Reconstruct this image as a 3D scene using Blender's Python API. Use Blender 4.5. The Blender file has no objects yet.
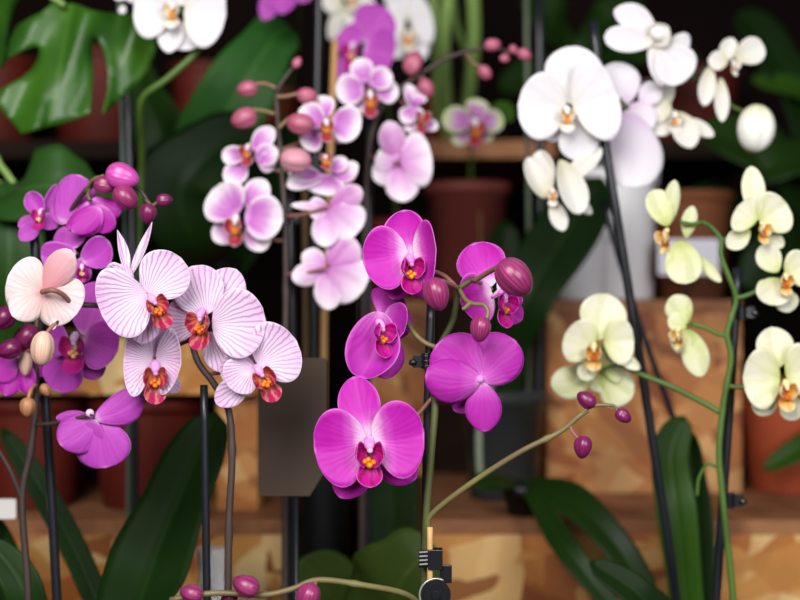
import bpy, bmesh, math, random
from mathutils import Vector as V, Matrix, Quaternion
random.seed(7)
sc = bpy.context.scene
C = sc.collection
FPX = 60.0 / 36.0 * 800          # focal length in pixels
FLOOR = -0.62
CRATE_TOP = -0.2343

def at(px, py, d):
    return V(((px - 400) / FPX * d, d, (300 - py) / FPX * d))

def lin(h):
    h = h.lstrip('#')
    out = []
    for i in (0, 2, 4):
        c = int(h[i:i + 2], 16) / 255
        out.append(c / 12.92 if c <= 0.04045 else ((c + 0.055) / 1.055) ** 2.4)
    return (*out, 1.0)

# ------------------------------------------------------------------ materials
def new_mat(name):
    m = bpy.data.materials.new(name)
    m.use_nodes = True
    nt = m.node_tree
    nt.nodes.clear()
    out = nt.nodes.new('ShaderNodeOutputMaterial')
    return m, nt, out

def N(nt, kind, **kw):
    n = nt.nodes.new(kind)
    for k, v in kw.items():
        setattr(n, k, v)
    return n

def ramp(nt, stops, interp='LINEAR'):
    r = nt.nodes.new('ShaderNodeValToRGB')
    r.color_ramp.interpolation = interp
    e = r.color_ramp.elements
    while len(e) > 1:
        e.remove(e[-1])
    e[0].position = stops[0][0]
    e[0].color = lin(stops[0][1])
    for p, c in stops[1:]:
        x = e.new(p)
        x.color = lin(c)
    return r

def math_n(nt, op, a, b=None, clamp=False):
    n = nt.nodes.new('ShaderNodeMath')
    n.operation = op
    n.use_clamp = clamp
    for i, v in enumerate((a, b)):
        if v is None:
            continue
        if isinstance(v, (int, float)):
            n.inputs[i].default_value = v
        else:
            nt.links.new(v, n.inputs[i])
    return n.outputs[0]

def mix_c(nt, fac, a, b):
    n = nt.nodes.new('ShaderNodeMix')
    n.data_type = 'RGBA'
    for sock, v in ((n.inputs[0], fac), (n.inputs[6], a), (n.inputs[7], b)):
        if isinstance(v, (int, float)):
            sock.default_value = v
        elif isinstance(v, tuple):
            sock.default_value = v
        else:
            nt.links.new(v, sock)
    return n.outputs[2]

def sheet_shader(nt, out, col, rough, transl, sheen=0.25, bump=None):
    b = N(nt, 'ShaderNodeBsdfPrincipled')
    nt.links.new(col, b.inputs['Base Color'])
    b.inputs['Roughness'].default_value = rough
    b.inputs['Specular IOR Level'].default_value = sheen
    if bump is not None:
        nt.links.new(bump, b.inputs['Normal'])
    t = N(nt, 'ShaderNodeBsdfTranslucent')
    nt.links.new(col, t.inputs['Color'])
    mx = N(nt, 'ShaderNodeMixShader')
    mx.inputs[0].default_value = transl
    nt.links.new(b.outputs[0], mx.inputs[1])
    nt.links.new(t.outputs[0], mx.inputs[2])
    nt.links.new(mx.outputs[0], out.inputs[0])

def petal_mat(name, stops, edge=None, ew=0.9, vein=None, vs=0.0, vf=30, rough=0.5, transl=0.25, spots=None):
    m, nt, out = new_mat(name)
    uv = N(nt, 'ShaderNodeUVMap', uv_map='UVMap')
    sx = N(nt, 'ShaderNodeSeparateXYZ')
    nt.links.new(uv.outputs[0], sx.inputs[0])
    u, v = sx.outputs[0], sx.outputs[1]
    lo = N(nt, 'ShaderNodeUVMap', uv_map='loc')
    nz = N(nt, 'ShaderNodeTexNoise')
    nz.inputs['Scale'].default_value = 4.0
    nz.inputs['Detail'].default_value = 4.0
    nt.links.new(lo.outputs[0], nz.inputs['Vector'])
    nf = math_n(nt, 'SUBTRACT', nz.outputs[0], 0.5)
    ua = math_n(nt, 'ABSOLUTE', math_n(nt, 'SUBTRACT', math_n(nt, 'MULTIPLY', u, 2.0), 1.0))
    tv = math_n(nt, 'ADD', v, math_n(nt, 'MULTIPLY', nf, 0.16))
    r = ramp(nt, stops)
    nt.links.new(tv, r.inputs[0])
    col = r.outputs[0]
    sl = N(nt, 'ShaderNodeSeparateXYZ')
    nt.links.new(lo.outputs[0], sl.inputs[0])
    ang = math_n(nt, 'ARCTAN2', sl.outputs[0], math_n(nt, 'ADD', sl.outputs[1], 0.10))
    if vein:
        a2 = math_n(nt, 'ADD', math_n(nt, 'MULTIPLY', ang, vf), math_n(nt, 'MULTIPLY', nf, 7.0))
        s1 = math_n(nt, 'SINE', a2)
        s2 = math_n(nt, 'SINE', math_n(nt, 'MULTIPLY', a2, 1.93))
        gate = math_n(nt, 'MULTIPLY', math_n(nt, 'SUBTRACT', v, 0.45, True), 1.6)
        s = math_n(nt, 'ADD', s1, math_n(nt, 'MULTIPLY', s2, gate))
        s = math_n(nt, 'MULTIPLY', math_n(nt, 'SUBTRACT', s, 0.2), 1.6, True)
        col = mix_c(nt, math_n(nt, 'MULTIPLY', s, vs), col, lin(vein))
    if spots:
        vo = N(nt, 'ShaderNodeTexVoronoi')
        vo.inputs['Scale'].default_value = 9
        nt.links.new(lo.outputs[0], vo.inputs['Vector'])
        f = math_n(nt, 'LESS_THAN', vo.outputs[0], 0.33)
        col = mix_c(nt, math_n(nt, 'MULTIPLY', f, 0.8), col, lin(spots))
    if edge:
        mx = math_n(nt, 'MAXIMUM', math_n(nt, 'MULTIPLY', ua, math_n(nt, 'GREATER_THAN', v, 0.12)), v)
        f = math_n(nt, 'DIVIDE', math_n(nt, 'SUBTRACT', math_n(nt, 'ADD', mx, math_n(nt, 'MULTIPLY', nf, 0.06)), ew), 1.0 - ew, True)
        col = mix_c(nt, f, col, lin(edge))
    # fine radiating veins as relief
    bp = N(nt, 'ShaderNodeBump')
    bp.inputs['Strength'].default_value = 0.12
    bp.inputs['Distance'].default_value = 0.0004
    hs = math_n(nt, 'SINE', math_n(nt, 'ADD', math_n(nt, 'MULTIPLY', ang, 46.0), math_n(nt, 'MULTIPLY', nf, 8.0)))
    nt.links.new(hs, bp.inputs['Height'])
    sheet_shader(nt, out, col, rough, transl, 0.3, bp.outputs[0])
    return m

def leaf_mat(name, c1, c2, mid, rough=0.4, transl=0.12, spec=0.18):
    m, nt, out = new_mat(name)
    uv = N(nt, 'ShaderNodeUVMap', uv_map='UVMap')
    sx = N(nt, 'ShaderNodeSeparateXYZ')
    nt.links.new(uv.outputs[0], sx.inputs[0])
    ua = math_n(nt, 'ABSOLUTE', math_n(nt, 'SUBTRACT', math_n(nt, 'MULTIPLY', sx.outputs[0], 2.0), 1.0))
    nz = N(nt, 'ShaderNodeTexNoise')
    nz.inputs['Scale'].default_value = 14
    tc = N(nt, 'ShaderNodeTexCoord')
    nt.links.new(tc.outputs['Object'], nz.inputs['Vector'])
    r = ramp(nt, [(0.3, c1), (0.7, c2)])
    nt.links.new(nz.outputs[0], r.inputs[0])
    f = math_n(nt, 'SUBTRACT', 1.0, math_n(nt, 'MULTIPLY', ua, 14.0), True)
    col = mix_c(nt, math_n(nt, 'MULTIPLY', f, 0.6), r.outputs[0], lin(mid))
    sheet_shader(nt, out, col, rough, transl, spec)
    return m

def plain(name, c, rough=0.5, spec=0.4, c2=None, scale=20, stretch=None, bump=0.0, metal=0.0):
    m, nt, out = new_mat(name)
    b = N(nt, 'ShaderNodeBsdfPrincipled')
    b.inputs['Roughness'].default_value = rough
    b.inputs['Specular IOR Level'].default_value = spec
    b.inputs['Metallic'].default_value = metal
    tc = N(nt, 'ShaderNodeTexCoord')
    mp = N(nt, 'ShaderNodeMapping')
    if stretch:
        mp.inputs['Scale'].default_value = stretch
    nt.links.new(tc.outputs['Object'], mp.inputs[0])
    nz = N(nt, 'ShaderNodeTexNoise')
    nz.inputs['Scale'].default_value = scale
    nz.inputs['Detail'].default_value = 5
    nt.links.new(mp.outputs[0], nz.inputs['Vector'])
    r = ramp(nt, [(0.32, c), (0.68, c2 or c)])
    nt.links.new(nz.outputs[0], r.inputs[0])
    nt.links.new(r.outputs[0], b.inputs['Base Color'])
    if bump:
        bp = N(nt, 'ShaderNodeBump')
        bp.inputs['Strength'].default_value = bump
        bp.inputs['Distance'].default_value = 0.002
        nt.links.new(nz.outputs[0], bp.inputs['Height'])
        nt.links.new(bp.outputs[0], b.inputs['Normal'])
    nt.links.new(b.outputs[0], out.inputs[0])
    return m

def bud_mat(name, c1, c2, tip, rough=0.32):
    m, nt, out = new_mat(name)
    b = N(nt, 'ShaderNodeBsdfPrincipled')
    b.inputs['Roughness'].default_value = rough
    b.inputs['Specular IOR Level'].default_value = 0.5
    uv = N(nt, 'ShaderNodeUVMap', uv_map='UVMap')
    mp = N(nt, 'ShaderNodeMapping')
    mp.inputs['Scale'].default_value = (52, 1.2, 1)
    nt.links.new(uv.outputs[0], mp.inputs[0])
    nz = N(nt, 'ShaderNodeTexNoise')
    nz.inputs['Scale'].default_value = 1.0
    nz.inputs['Detail'].default_value = 3
    nt.links.new(mp.outputs[0], nz.inputs['Vector'])
    r = ramp(nt, [(0.35, c1), (0.65, c2)])
    nt.links.new(nz.outputs[0], r.inputs[0])
    sx = N(nt, 'ShaderNodeSeparateXYZ')
    nt.links.new(uv.outputs[0], sx.inputs[0])
    f = math_n(nt, 'MULTIPLY', math_n(nt, 'SUBTRACT', sx.outputs[1], 0.55, True), 1.4)
    col = mix_c(nt, f, r.outputs[0], lin(tip))
    nt.links.new(col, b.inputs['Base Color'])
    nt.links.new(b.outputs[0], out.inputs[0])
    return m

def osb_mat(name, cols, rot=0.3, dark='#5c3514'):
    """pressed wood chips: three layers of stretched cells at different angles"""
    m, nt, out = new_mat(name)
    b = N(nt, 'ShaderNodeBsdfPrincipled')
    b.inputs['Roughness'].default_value = 0.6
    tc = N(nt, 'ShaderNodeTexCoord')
    nw = N(nt, 'ShaderNodeTexNoise')
    nw.inputs['Scale'].default_value = 18
    nt.links.new(tc.outputs['Object'], nw.inputs['Vector'])
    wob = N(nt, 'ShaderNodeVectorMath', operation='SCALE')
    wob.inputs['Scale'].default_value = 0.022
    nt.links.new(nw.outputs['Color'], wob.inputs[0])
    add = N(nt, 'ShaderNodeVectorMath', operation='ADD')
    nt.links.new(tc.outputs['Object'], add.inputs[0])
    nt.links.new(wob.outputs[0], add.inputs[1])
    def layer(ang, sx, sz, stops):
        mp = N(nt, 'ShaderNodeMapping')
        mp.vector_type = 'TEXTURE'
        mp.inputs['Rotation'].default_value = (0.2, ang, 0.3)
        mp.inputs['Scale'].default_value = (sx, 0.05, sz)
        nt.links.new(add.outputs[0], mp.inputs[0])
        vo = N(nt, 'ShaderNodeTexVoronoi')
        vo.inputs['Scale'].default_value = 1.0
        nt.links.new(mp.outputs[0], vo.inputs['Vector'])
        sp = N(nt, 'ShaderNodeSeparateColor')
        nt.links.new(vo.outputs['Color'], sp.inputs[0])
        r = ramp(nt, stops)
        nt.links.new(sp.outputs[0], r.inputs[0])
        return r.outputs[0], sp.outputs[1]
    a, fa = layer(rot, 0.095, 0.024, [(0.0, cols[0]), (0.3, cols[1]), (0.65, cols[2]), (1.0, cols[3])])
    c, fc = layer(rot + 1.25, 0.10, 0.026, [(0.0, cols[1]), (0.4, cols[2]), (1.0, cols[3])])
    e, fe = layer(rot - 0.7, 0.075, 0.018, [(0.0, cols[0]), (0.5, cols[2]), (1.0, cols[1])])
    col = mix_c(nt, math_n(nt, 'GREATER_THAN', fc, 0.5), a, c)
    col = mix_c(nt, math_n(nt, 'GREATER_THAN', fe, 0.62), col, e)
    ng = N(nt, 'ShaderNodeTexNoise')
    ng.inputs['Scale'].default_value = 7
    ng.inputs['Detail'].default_value = 6
    nt.links.new(tc.outputs['Object'], ng.inputs['Vector'])
    r2 = ramp(nt, [(0.38, '#000000'), (0.62, '#ffffff')])
    nt.links.new(ng.outputs[0], r2.inputs[0])
    col = mix_c(nt, math_n(nt, 'MULTIPLY', math_n(nt, 'SUBTRACT', 1.0, r2.outputs[0]), 0.45), col, lin(dark))
    nt.links.new(col, b.inputs['Base Color'])
    bp = N(nt, 'ShaderNodeBump')
    bp.inputs['Strength'].default_value = 0.2
    bp.inputs['Distance'].default_value = 0.002
    nt.links.new(fa, bp.inputs['Height'])
    nt.links.new(bp.outputs[0], b.inputs['Normal'])
    nt.links.new(b.outputs[0], out.inputs[0])
    return m

def clear_mat(name, tint, rough=0.12):
    m, nt, out = new_mat(name)
    b = N(nt, 'ShaderNodeBsdfPrincipled')
    b.inputs['Base Color'].default_value = lin(tint)
    b.inputs['Roughness'].default_value = rough
    b.inputs['Transmission Weight'].default_value = 0.75
    b.inputs['IOR'].default_value = 1.15
    nt.links.new(b.outputs[0], out.inputs[0])
    return m

# ------------------------------------------------------------------ object helpers
def tag(o, label, cat, group=None, kind=None):
    if label: o['label'] = label
    if cat: o['category'] = cat
    if group: o['group'] = group
    if kind: o['kind'] = kind
    return o

def thing(name, label, cat, loc=(0, 0, 0), group=None):
    o = bpy.data.objects.new(name, None)
    o.empty_display_size = 0.02
    o.location = loc
    C.objects.link(o)
    return tag(o, label, cat, group)

def origin_of(o):
    p = V((0, 0, 0))
    while o is not None:
        p = p + V(o.location)
        o = o.parent
    return p

class MB:
    """collects vertices, faces, two uv layers and material slots of ONE mesh"""
    def __init__(s):
        s.v, s.f, s.uv, s.lo, s.mi = [], [], [], [], []
    def grid(s, rows, uvs, locs, mi=0, wrap=False):
        b = len(s.v)
        n = len(rows[0])
        for r, u, l in zip(rows, uvs, locs):
            s.v += r; s.uv += u; s.lo += l
        for i in range(len(rows) - 1):
            for j in range(n if wrap else n - 1):
                k = (j + 1) % n
                s.f.append((b + i * n + j, b + i * n + k, b + (i + 1) * n + k, b + (i + 1) * n + j))
                s.mi.append(mi)
    def fan(s, idx, mi=0):
        s.f.append(tuple(idx)); s.mi.append(mi)
    def box(s, lo, hi, mi=0):
        b = len(s.v)
        for x in (lo[0], hi[0]):
            for y in (lo[1], hi[1]):
                for z in (lo[2], hi[2]):
                    s.v.append(V((x, y, z))); s.uv.append((0, 0)); s.lo.append((0, 0))
        for q in ((0, 1, 3, 2), (4, 6, 7, 5), (0, 4, 5, 1), (2, 3, 7, 6), (0, 2, 6, 4), (1, 5, 7, 3)):
            s.f.append(tuple(b + i for i in q)); s.mi.append(mi)
    def tube(s, pts, rad, n=8, mi=0, cap=True):
        if not isinstance(rad, (list, tuple)):
            rad = [rad] * len(pts)
        pts = [V(p) for p in pts]
        t0 = (pts[1] - pts[0]).normalized()
        u = t0.orthogonal().normalized()
        rows, uvs = [], []
        for i, p in enumerate(pts):
            t = (pts[min(i + 1, len(pts) - 1)] - pts[max(i - 1, 0)]).normalized()
            u = (u - t * u.dot(t)).normalized()
            w = t.cross(u)
            rows.append([p + (u * math.cos(a) + w * math.sin(a)) * rad[i] for a in [2 * math.pi * k / n for k in range(n)]])
            uvs.append([(k / n, i / (len(pts) - 1)) for k in range(n)])
        b = len(s.v)
        s.grid(rows, uvs, uvs, mi, wrap=True)
        if cap:
            s.fan([b + k for k in range(n)][::-1], mi)
            e = b + (len(pts) - 1) * n
            s.fan([e + k for k in range(n)], mi)
    def blob(s, a, b_, w, mi=0, n=16, m=12, ribs=0, rib=0.06, pw=1.0):
        """egg from a to b_, widest w, blunt at a and pointed at b_"""
        a, b_ = V(a), V(b_)
        L = b_ - a
        t = L.normalized(); u = t.orthogonal().normalized(); q = t.cross(u)
        rows, uvs = [], []
        for i in range(m + 1):
            k = i / m
            kk = 0.5 - 0.5 * math.cos(math.pi * k)
            r = math.sqrt(max(0, 1 - (2 * kk - 1) ** 2)) * (1.0 - 0.22 * pw * (kk - 0.4))
            r = max(r, 0.02) * w / 2
            rows.append([a + L * kk + (u * math.cos(x) + q * math.sin(x)) * r * (1 - rib * (0.5 + 0.5 * math.cos(ribs * x)) ** 6 if ribs else 1)
                         for x in [2 * math.pi * j / n for j in range(n)]])
            uvs.append([(j / n, kk) for j in range(n)])
        s.grid(rows, uvs, uvs, mi, wrap=True)
    def lathe(s, prof, c, n=40, mi=0):
        c = V(c)
        rows = [[c + V((r * math.cos(2 * math.pi * j / n), r * math.sin(2 * math.pi * j / n), z)) for j in range(n)] for r, z in prof]
        uvs = [[(j / n, i / len(prof)) for j in range(n)] for i in range(len(prof))]
        s.grid(rows, uvs, uvs, mi, wrap=True)
    def build(s, name, mats, parent=None, thick=0.0, smooth=True, bevel=0.0, subsurf=0):
        me = bpy.data.meshes.new(name)
        org = origin_of(parent) if parent else V((0, 0, 0))
        me.from_pydata([tuple(p - org) for p in s.v], [], s.f)
        if not isinstance(mats, (list, tuple)):
            mats = [mats]
        for m in mats:
            me.materials.append(m)
        for nm, data in (('UVMap', s.uv), ('loc', s.lo)):
            l = me.uv_layers.new(name=nm)
            for lp in me.loops:
                l.data[lp.index].uv = data[lp.vertex_index]
        for p, k in zip(me.polygons, s.mi):
            p.material_index = k
            p.use_smooth = smooth
        me.update()
        o = bpy.data.objects.new(name, me)
        C.objects.link(o)
        if parent:
            o.parent = parent
        if thick:
            md = o.modifiers.new('thickness', 'SOLIDIFY')
            md.thickness = thick
            md.offset = 0
        if bevel:
            md = o.modifiers.new('bevel', 'BEVEL')
            md.width = bevel
            md.segments = 2
            md.limit_method = 'ANGLE'
        if subsurf:
            md = o.modifiers.new('smooth', 'SUBSURF')
            md.levels = md.render_levels = subsurf
        return o

def smooth_path(pts, k=6):
    pts = [V(p) for p in pts]
    if len(pts) < 3:
        return [pts[0].lerp(pts[1], i / k) for i in range(k + 1)]
    P = [pts[0] * 2 - pts[1]] + pts + [pts[-1] * 2 - pts[-2]]
    out = []
    for i in range(1, len(P) - 2):
        a, b, c, d = P[i - 1:i + 3]
        for j in range(k):
            t = j / k
            out.append(0.5 * (2 * b + (c - a) * t + (2 * a - 5 * b + 4 * c - d) * t * t + (3 * b - a - 3 * c + d) * t ** 3))
    out.append(pts[-1])
    return out

SHAPES = {  # profile exponents: peak position p, fullness q
    'oval': (1.16, 0.56), 'round': (1.12, 0.5), 'full': (1.3, 0.44), 'point': (0.95, 0.95), 'wide': (1.1, 0.45), 'lobe': (1.5, 0.55), 'strap': (1.0, 0.4)}

def sheet(mb, p0, p1, nhint, w, roll=0, cup=0.0, bend=0.0, curl=0.0, shape='oval', sk=0.0, ruff=0.0, mi=0, nu=13, nv=16):
    """a curved petal from p0 to p1; nhint is the side its face looks to"""
    L = p1 - p0
    ln = L.length
    t = L / ln
    n = (V(nhint) - t * V(nhint).dot(t))
    n = n.normalized() if n.length > 1e-4 else t.orthogonal().normalized()
    wv = n.cross(t)
    if roll:
        q = Quaternion(t, math.radians(roll))
        n = q @ n; wv = q @ wv
    p, q_ = SHAPES[shape]
    ph = random.uniform(0, 6.28)
    rows, uvs, los = [], [], []
    for i in range(nv + 1):
        x = i / nv
        x = x + 0.11 * math.sin(2 * math.pi * x) * -0.6     # denser at both ends
        h = w / 2 * max(math.sin(math.pi * min(max(x, 0.0), 1.0) ** p), 0.0) ** q_
        h = max(h, w * 0.035 if i == 0 else w * 0.012)
        r, u, l = [], [], []
        for j in range(nu):
            s = -1 + 2 * j / (nu - 1)
            lift = cup * h * s * s * 1.0 + bend * ln * 4 * x * (1 - x) * 0.5 + curl * ln * x ** 3
            # a midrib groove and a slightly wavy rim
            lift -= 0.05 * h * math.exp(-(s * 5) ** 2)
            lift += ruff * w * math.sin(ph + 5.0 * x + s * 2.0 + (3 if s > 0 else 0)) * abs(s) ** 2 * x
            off = wv * (s * h + sk * ln * math.sin(math.pi * x))
            r.append(p0 + L * x + off + n * lift)
            u.append((s * 0.5 + 0.5, x))
            l.append((s * h / ln, x))
        rows.append(r); uvs.append(u); los.append(l)
    mb.grid(rows, uvs, los, mi)

def frame(yaw, pitch, roll):
    y, p, r = map(math.radians, (yaw, pitch, roll))
    Z = V((math.sin(y) * math.cos(p), -math.cos(y) * math.cos(p), math.sin(p)))
    X = V((math.cos(y), math.sin(y), 0))
    Y = Z.cross(X)
    if r:
        q = Quaternion(Z, r)
        X = q @ X; Y = q @ Y
    return X, Y, Z

def make_lip(fl, pal, c, size, yaw=0, pitch=0, roll=0, D=1.0, column=True, open_=1.0):
    X, Y, Z = frame(yaw, pitch, roll)
    size *= pal.get('k', 1.0)
    o = at(c[0], c[1], D)
    s = size / FPX * D
    def P(x, y, z):
        return o + X * (x * s) + Y * (y * s) + Z * (z * s)
    mb = MB()
    for k in (-1, 1):   # upright side lobes
        sheet(mb, P(0.04 * k, -0.12, 0.04), P(0.40 * k * open_, -0.26, 0.46), Z * 0.5 - X * k * 1.0 + Y * 0.15, 0.62 * s, cup=0.5, bend=-0.22, curl=0.22, shape='lobe', nu=11, nv=12, ruff=0.02)
    # mid lobe hangs forward and down with a turned-up tip
    sheet(mb, P(0, -0.28, 0.06), P(0.0, -0.98, 0.36), Z + Y * 0.4, 0.60 * s, cup=0.4, bend=-0.12, curl=0.16, shape='lobe', nu=11, nv=12, ruff=0.02)
    # callus: small knobs between the side lobes
    for x, y, z, w in ((-0.09, -0.40, 0.26, 0.13), (0.08, -0.42, 0.26, 0.13), (0.0, -0.48, 0.28, 0.15), (-0.02, -0.36, 0.24, 0.12)):
        mb.blob(P(x, y, z - 0.12), P(x * 1.2, y + 0.04, z + 0.10), w * s, mi=1, n=8, m=6)
    mb.build('lip', [pal['lip'], pal['callus']], fl, thick=0.0005)
    if column:
        cb = MB()
        cb.blob(P(0, 0.16, -0.06), P(0, -0.10, 0.28), 0.25 * s, n=14, m=10, pw=-0.8)
        cb.blob(P(0.02, -0.10, 0.20), P(0.0, -0.15, 0.31), 0.15 * s, n=10, m=6)
        cb.build('column', pal['col'], fl)

def flower(plant, pal, D, sepals, petals, lip=None, ped=None, label=None, col_only=None):
    """sepals / petals: (bx, by, tx, ty, width_px, options); depths db / dt in metres"""
    mb = MB()
    def put(mb, spec, d0):
        bx, by, tx, ty, w = spec[:5]
        o = dict(spec[5]) if len(spec) > 5 else {}
        db, dt = o.pop('db', 0.0) + d0, o.pop('dt', 0.0) + d0
        nh = o.pop('n', (0, -1, 0))
        sheet(mb, at(bx, by, D + db), at(tx, ty, D + dt), nh, w / FPX * D, **o)
    own = [sp for sp in sepals if len(sp) > 5 and 'mat' in sp[5]]
    for sp in sepals:
        if sp not in own:
            put(mb, sp, 0.004)
    fl = mb.build('flower', pal['petal'], plant, thick=0.0006)
    for sp in own:
        m2 = MB()
        mt = sp[5].pop('mat')
        put(m2, sp, 0.004)
        m2.build('sepal', mt, fl, thick=0.0006)['label'] = 'sepal darker than the rest of its bloom'
    for sp in petals:
        m2 = MB()
        mt = sp[5].pop('mat', None)
        put(m2, sp, 0.0)
        m2.build('petal', mt or pal['petal'], fl, thick=0.0006)
    if lip:
        lip = dict(lip)
        c, size = lip.pop('c'), lip.pop('s')
        make_lip(fl, pal, c, size, D=D - lip.pop('f', 0.003), **lip)
    if col_only:
        cb = MB()
        x, y, w = col_only
        cb.blob(at(x - w * 0.2, y + w * .3, D - 0.006), at(x + w * 0.2, y - w * 0.3, D - 0.001), w / FPX * D, n=10, m=8)
        cb.build('column', pal['col'], fl)
    if ped:
        stem(fl, ped[0], ped[1], pal['ped'], D, name='pedicel')
    if label:
        fl['label'] = label
    return fl

def pts3(seq, D):
    return [at(p[0], p[1], p[2] if len(p) > 2 else D) for p in seq]

def stem(parent, seq, w, mat, D, name='stem', k=6, nodes=()):
    """w: one width in pixels, or (first, last)"""
    pts = smooth_path(pts3(seq, D), k)
    a, b = w if isinstance(w, tuple) else (w, w)
    n = len(pts)
    rad = [(a + (b - a) * i / (n - 1)) / 2 / FPX * D for i in range(n)]
    for t, g in nodes:
        i = round(t * (n - 1))
        rad[i] *= g
    mb = MB()
    mb.tube(pts, rad, 10)
    return mb.build(name, mat, parent)

def bud(plant, mat, base, tip, w, D, ped=None, pedmat=None, pw=1.6, ribs=3):
    mb = MB()
    d = lambda p: p[2] if len(p) > 2 else D
    a, b = at(base[0], base[1], d(base)), at(tip[0], tip[1], d(tip))
    k = max(1.0, 1.18 * w / FPX * D / (b - a).length)
    mb.blob(a - (b - a) * (k - 1) * 0.3, b + (b - a) * (k - 1) * 0.7, w * 0.95 / FPX * D, n=36, m=16, ribs=ribs, rib=0.13, pw=pw)
    o = mb.build('bud', mat, plant)
    if ped:
        stem(o, ped[0], ped[1], pedmat, D, name='pedicel')
    return o

def leaf(plant, seq, widths, mat, nhint=(0, -0.8, 0.6), fold=0.18, nu=11, label=None, name='leaf', k=7):
    """seq: (px, py, depth); widths in pixels at the same stations"""
    pts = smooth_path([at(*p) for p in seq], k)
    n = len(pts)
    rows, uvs = [], []
    m = len(widths) - 1
    for i, p in enumerate(pts):
        x = i / (n - 1) * m
        a = min(int(x), m - 1)
        f = x - a
        f2 = f * f * (3 - 2 * f)
        if a == m - 1 and widths[-1] <= 6:
            f2 = 1 - math.sqrt(max(0.0, 1 - f ** 2.2))
        w = (widths[a] * (1 - f2) + widths[a + 1] * f2) / FPX * p.y / 2
        t = (pts[min(i + 1, n - 1)] - pts[max(i - 1, 0)]).normalized()
        nn = (V(nhint) - t * V(nhint).dot(t)).normalized()
        wv = nn.cross(t)
        rows.append([p + wv * (s * w) + nn * (fold * w * (abs(s) ** 1.3) - 0.06 * w * math.exp(-(s * 7) ** 2)) for s in [-1 + 2 * j / (nu - 1) for j in range(nu)]])
        uvs.append([(j / (nu - 1), i / (n - 1)) for j in range(nu)])
    mb = MB()
    mb.grid(rows, uvs, uvs)
    o = mb.build(name, mat, plant, thick=0.0012)
    if label:
        o['label'] = label
    return o

def pot_part(plant, mat, x, d, r=0.05, h=0.11, z=FLOOR, name='pot'):
    mb = MB()
    mb.lathe([(0.0, 0.0), (r * 0.74, 0), (r * 0.76, 0.002), (r * 0.95, h - 0.016), (r * 1.04, h - 0.015), (r * 1.05, h), (r * 0.97, h),
              (r * 0.90, h - 0.02), (r * 0.70, 0.006), (0.0, 0.006)], (x, d, z + 0.0004), n=32)
    return mb.build(name, mat, plant)

# ------------------------------------------------------------------ palettes
def palette(petal, lip, callus, col, ped):
    return {'petal': petal, 'lip': lip, 'callus': callus, 'col': col, 'ped': ped}

ped_pink = plain('pink_brown_pedicel', '#9a5560', 0.5, c2='#7d6a45')
ped_green = plain('green_stem', '#587630', 0.45, c2='#426026')
ped_olive = plain('olive_stem', '#7d7a48', 0.45, c2='#6a5540')
ped_brown = plain('brown_stem', '#5a4440', 0.5, c2='#473833')
ped_dark = plain('dark_stem', '#3a2f30', 0.5, c2='#4a3b34')
yellow = plain('golden_callus', '#f0a51c', 0.4, c2='#e07a10', scale=300)

MAG = palette(
    petal_mat('magenta_petal', [(0.0, '#f8e4f6'), (0.14, '#f2c4ec'), (0.27, '#da62cd'), (0.44, '#ca2dba'), (0.7, '#c51db2'), (1.0, '#c824b8')], edge='#e47ad8', ew=0.955, vein='#b4129f', vs=0.16, vf=30, rough=0.5),
    petal_mat('magenta_lip', [(0.0, '#b01470'), (0.4, '#c00f86'), (1.0, '#cc1ea2')], edge='#dd5cc0', ew=0.93, vein='#8c0f55', vs=0.6, vf=16, rough=0.45),
    yellow, plain('pale_pink_column', '#f1c3ea', 0.4, c2='#dd78cf', scale=120), ped_pink)
MAGB = palette(
    petal_mat('magenta_petal_outside', [(0.0, '#eba6e4'), (0.12, '#d565cc'), (0.4, '#c031b4'), (1.0, '#b92aae')], edge='#d76ad0', ew=0.95, vein='#a0208f', vs=0.22, vf=34, rough=0.5),
    MAG['lip'], yellow, MAG['col'], ped_olive)
ORC = palette(
    petal_mat('orchid_purple_petal', [(0.0, '#e6b4e4'), (0.12, '#cf60cc'), (0.35, '#c048bf'), (1.0, '#bd49be')], edge='#d988da', ew=0.95, vein='#a532a5', vs=0.2, vf=30, rough=0.5),
    petal_mat('deep_pink_lip', [(0.0, '#f6d6ee'), (0.25, '#d2418c'), (0.6, '#c01c84'), (1.0, '#c02c9a')], rough=0.4),
    plain('cream_callus', '#f3cf9a', 0.4, c2='#e8a860', scale=200), plain('pale_purple_column', '#efc9ec', 0.4), ped_brown)
STR = palette(
    petal_mat('striped_pink_petal', [(0.0, '#f3dcf1'), (0.3, '#f4e4f4'), (0.7, '#efd4ee'), (1.0, '#e9c4e6')], edge='#f3dff2', ew=0.94, vein='#b25fb4', vs=0.6, vf=50, rough=0.55, transl=0.25),
    petal_mat('red_orange_lip', [(0.0, '#e0984a'), (0.3, '#c65a30'), (0.55, '#b01e40'), (1.0, '#c02a68')], vein='#eab0a0', vs=0.35, vf=17, rough=0.4),
    plain('amber_callus', '#e8982c', 0.4, c2='#cf5a18', scale=220), plain('lilac_column', '#e9b6ea', 0.4, c2='#d07ad2', scale=130), ped_pink)
STRB = palette(
    petal_mat('pale_pink_petal_outside', [(0.0, '#e3a9ac'), (0.25, '#eccfc9'), (0.6, '#f0dfdc'), (1.0, '#f0dfe4')], edge='#f6ecee', ew=0.93, vein='#d9a6bd', vs=0.3, vf=34, rough=0.55),
    STR['lip'], STR['callus'], STR['col'], ped_pink)
STRR = palette(
    petal_mat('rose_petal_outside', [(0.0, '#d98f98'), (0.4, '#dfa0a8'), (1.0, '#eac3c8')], edge='#f2dada', ew=0.82, rough=0.55), STR['lip'], STR['callus'], STR['col'], ped_pink)
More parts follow.
